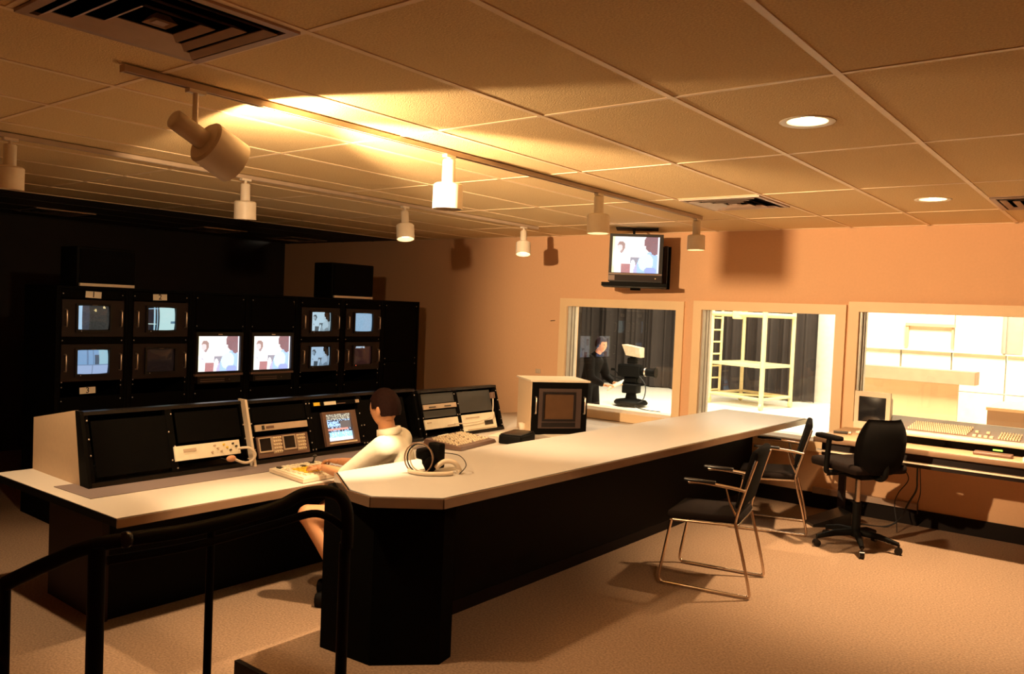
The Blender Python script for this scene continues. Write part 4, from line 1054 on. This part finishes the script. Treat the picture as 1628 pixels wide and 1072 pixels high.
# hair: cap over the skull, leaving face and ears clear
mb = MB(); n = 28; vs = []; fs = []; m_ = 14
for j in range(m_+1):
    for i in range(n):
        a = 2*pi*i/n; lim = 1.95 if cos(a) < -.2 else (1.55 if cos(a) < .45 else 1.12)
        t_ = lim*j/m_; k = 1+.02*sin(13*a+7*t_)
        vs.append((sin(t_)*cos(a)*.106*k-.006, sin(t_)*sin(a)*.084*k, cos(t_)*.125*k+.004))
for j in range(m_):
    for i in range(n): fs.append((j*n+i, (j+1)*n+i, (j+1)*n+(i+1)%n, j*n+(i+1)%n))
mb.add(vs, fs, True, Q); part('hair', mb, 'hair', man)
for a in (aL, aR):
    mb = MB(); p = Vector(a); tp = Matrix.Translation(L3((p.x, p.y, LOW))) @ Matrix.Rotation(atan2(f.y, f.x), 4, 'Z')
    mb.rbox(-.07, .19, -.045, .045, .002, .085, .03, tp); part('shoe', mb, 'darkcloth', man)
    part('sock', MB().cyl(L3((p.x, p.y, -.13)), L3((p.x, p.y, -.055)), .045, .042), 'shorts', man)
# his stool
t = thing('swivel_stool', 'low black wheeled swivel stool under the seated man', 'stool', (-3.54, 3.50, LOW), .2)
star_base(t, .27, phase=.6)
part('gas_column', MB().cyl((0, 0, .08), (0, 0, .338), .028), 'black', t)
part('seat', MB().lathe([(.001, .34), (.20, .34), (.22, .36), (.21, .39), (.001, .395)], 28), 'seatf', t)

# camera operator in the studio
op = thing('person', 'camera operator in dark clothes standing in the studio behind the first window', 'person', (-6.40, 9.95, LOW))
op.scale = (.93, .93, .93)
oz = 0.0
def P3(x, y, z): return (x, y, z)
FUSE_AZ = 0
def limb2(pts, rs): return [(pts[i], rs[i], pts[i+1], rs[i+1]) for i in range(len(pts)-1)]
A = dict(shL=(.10, .18, 1.26), elL=(.17, .23, .98), wrL=(.36, .16, .90), shR=(.10, -.18, 1.26), elR=(.17, -.23, .98), wrR=(.38, -.14, .88), hL=(0, .09, .84), kL=(.05, .12, .47), aL=(-.02, .12, .09), hR=(0, -.09, .84), kR=(.04, -.12, .47), aR=(-.03, -.13, .09))
def figure(e):
    c = [((0, 0, .88), (.10+e, .15+e, .11), (.03, 0, 1.05), (.095+e, .135+e, .10)), ((.03, 0, 1.05), (.095+e, .135+e, .10), (.08, 0, 1.22), (.105+e, .165+e, .10))]
    c += limb2([A['shL'], A['elL']], [.06+e, .045+e])+limb2([A['shR'], A['elR']], [.06+e, .045+e])
    c += limb2([A['hL'], A['kL'], A['aL']], [.09+e, .062+e, .04+e])+limb2([A['hR'], A['kR'], A['aR']], [.09+e, .062+e, .04+e]); return c
mb = MB(); mb.add(*fuse(figure(0)+limb2([A['elL'], A['wrL']], [.045, .028])+limb2([A['elR'], A['wrR']], [.045, .028])+[((.10, 0, 1.28), .06, (.17, 0, 1.40), .052)], .016), True)
hand(mb, A['wrL'], (1, -.2, .1), (0, 0, 1), side=1); hand(mb, A['wrR'], (1, .2, .1), (0, 0, 1), side=-1)
Q = face(mb, (.20, 0, 1.485), (1, -.12, -.05), (0, 0, 1), 1.0)
part('body', mb, 'skin', op); eyes(Q, 1.0, op)
fore = lambda s_: tuple(Vector(A['el'+s_]).lerp(Vector(A['wr'+s_]), .78))
mb = MB(); mb.add(*fuse(figure(.026)+limb2([A['elL'], fore('L')], [.068, .05])+limb2([A['elR'], fore('R')], [.068, .05])+[((.08, 0, 1.26), .10, (.125, 0, 1.325), .072)], .016), True)
part('dark_outfit', mb, 'darkcloth', op)
mb = MB(); vs2 = [(x, y, z) for x, y, z in vs]; mb.add(vs, fs, True, Q); part('hair', mb, 'hair', op)
part('headphone_band', MB().tube([tuple(Q @ Vector((0, .10*sin(a), .13*cos(a)))) for a in [-1.5+3*i/14 for i in range(15)]], .009, 6), 'black', op)
for sd in (-1, 1): part('headphone_cup', MB().ell((0, sd*.095, -.005), (.035, .018, .04), 10, Q), 'black', op)
for y in (.12, -.13): part('shoe', MB().rbox(-.10, .20, y-.05, y+.05, .001, .09, .03), 'darkcloth', op)
o = part('clipboard', MB().rbox(-.12, .12, -.09, .09, 0, .012, .003), 'paper'); o.location = (-5.93, 9.92, .62); o.rotation_euler = (.3, -.5, .2)
tag(o, 'white clipboard held by the camera operator in the studio', 'clipboard')
bpy.context.view_layer.update()
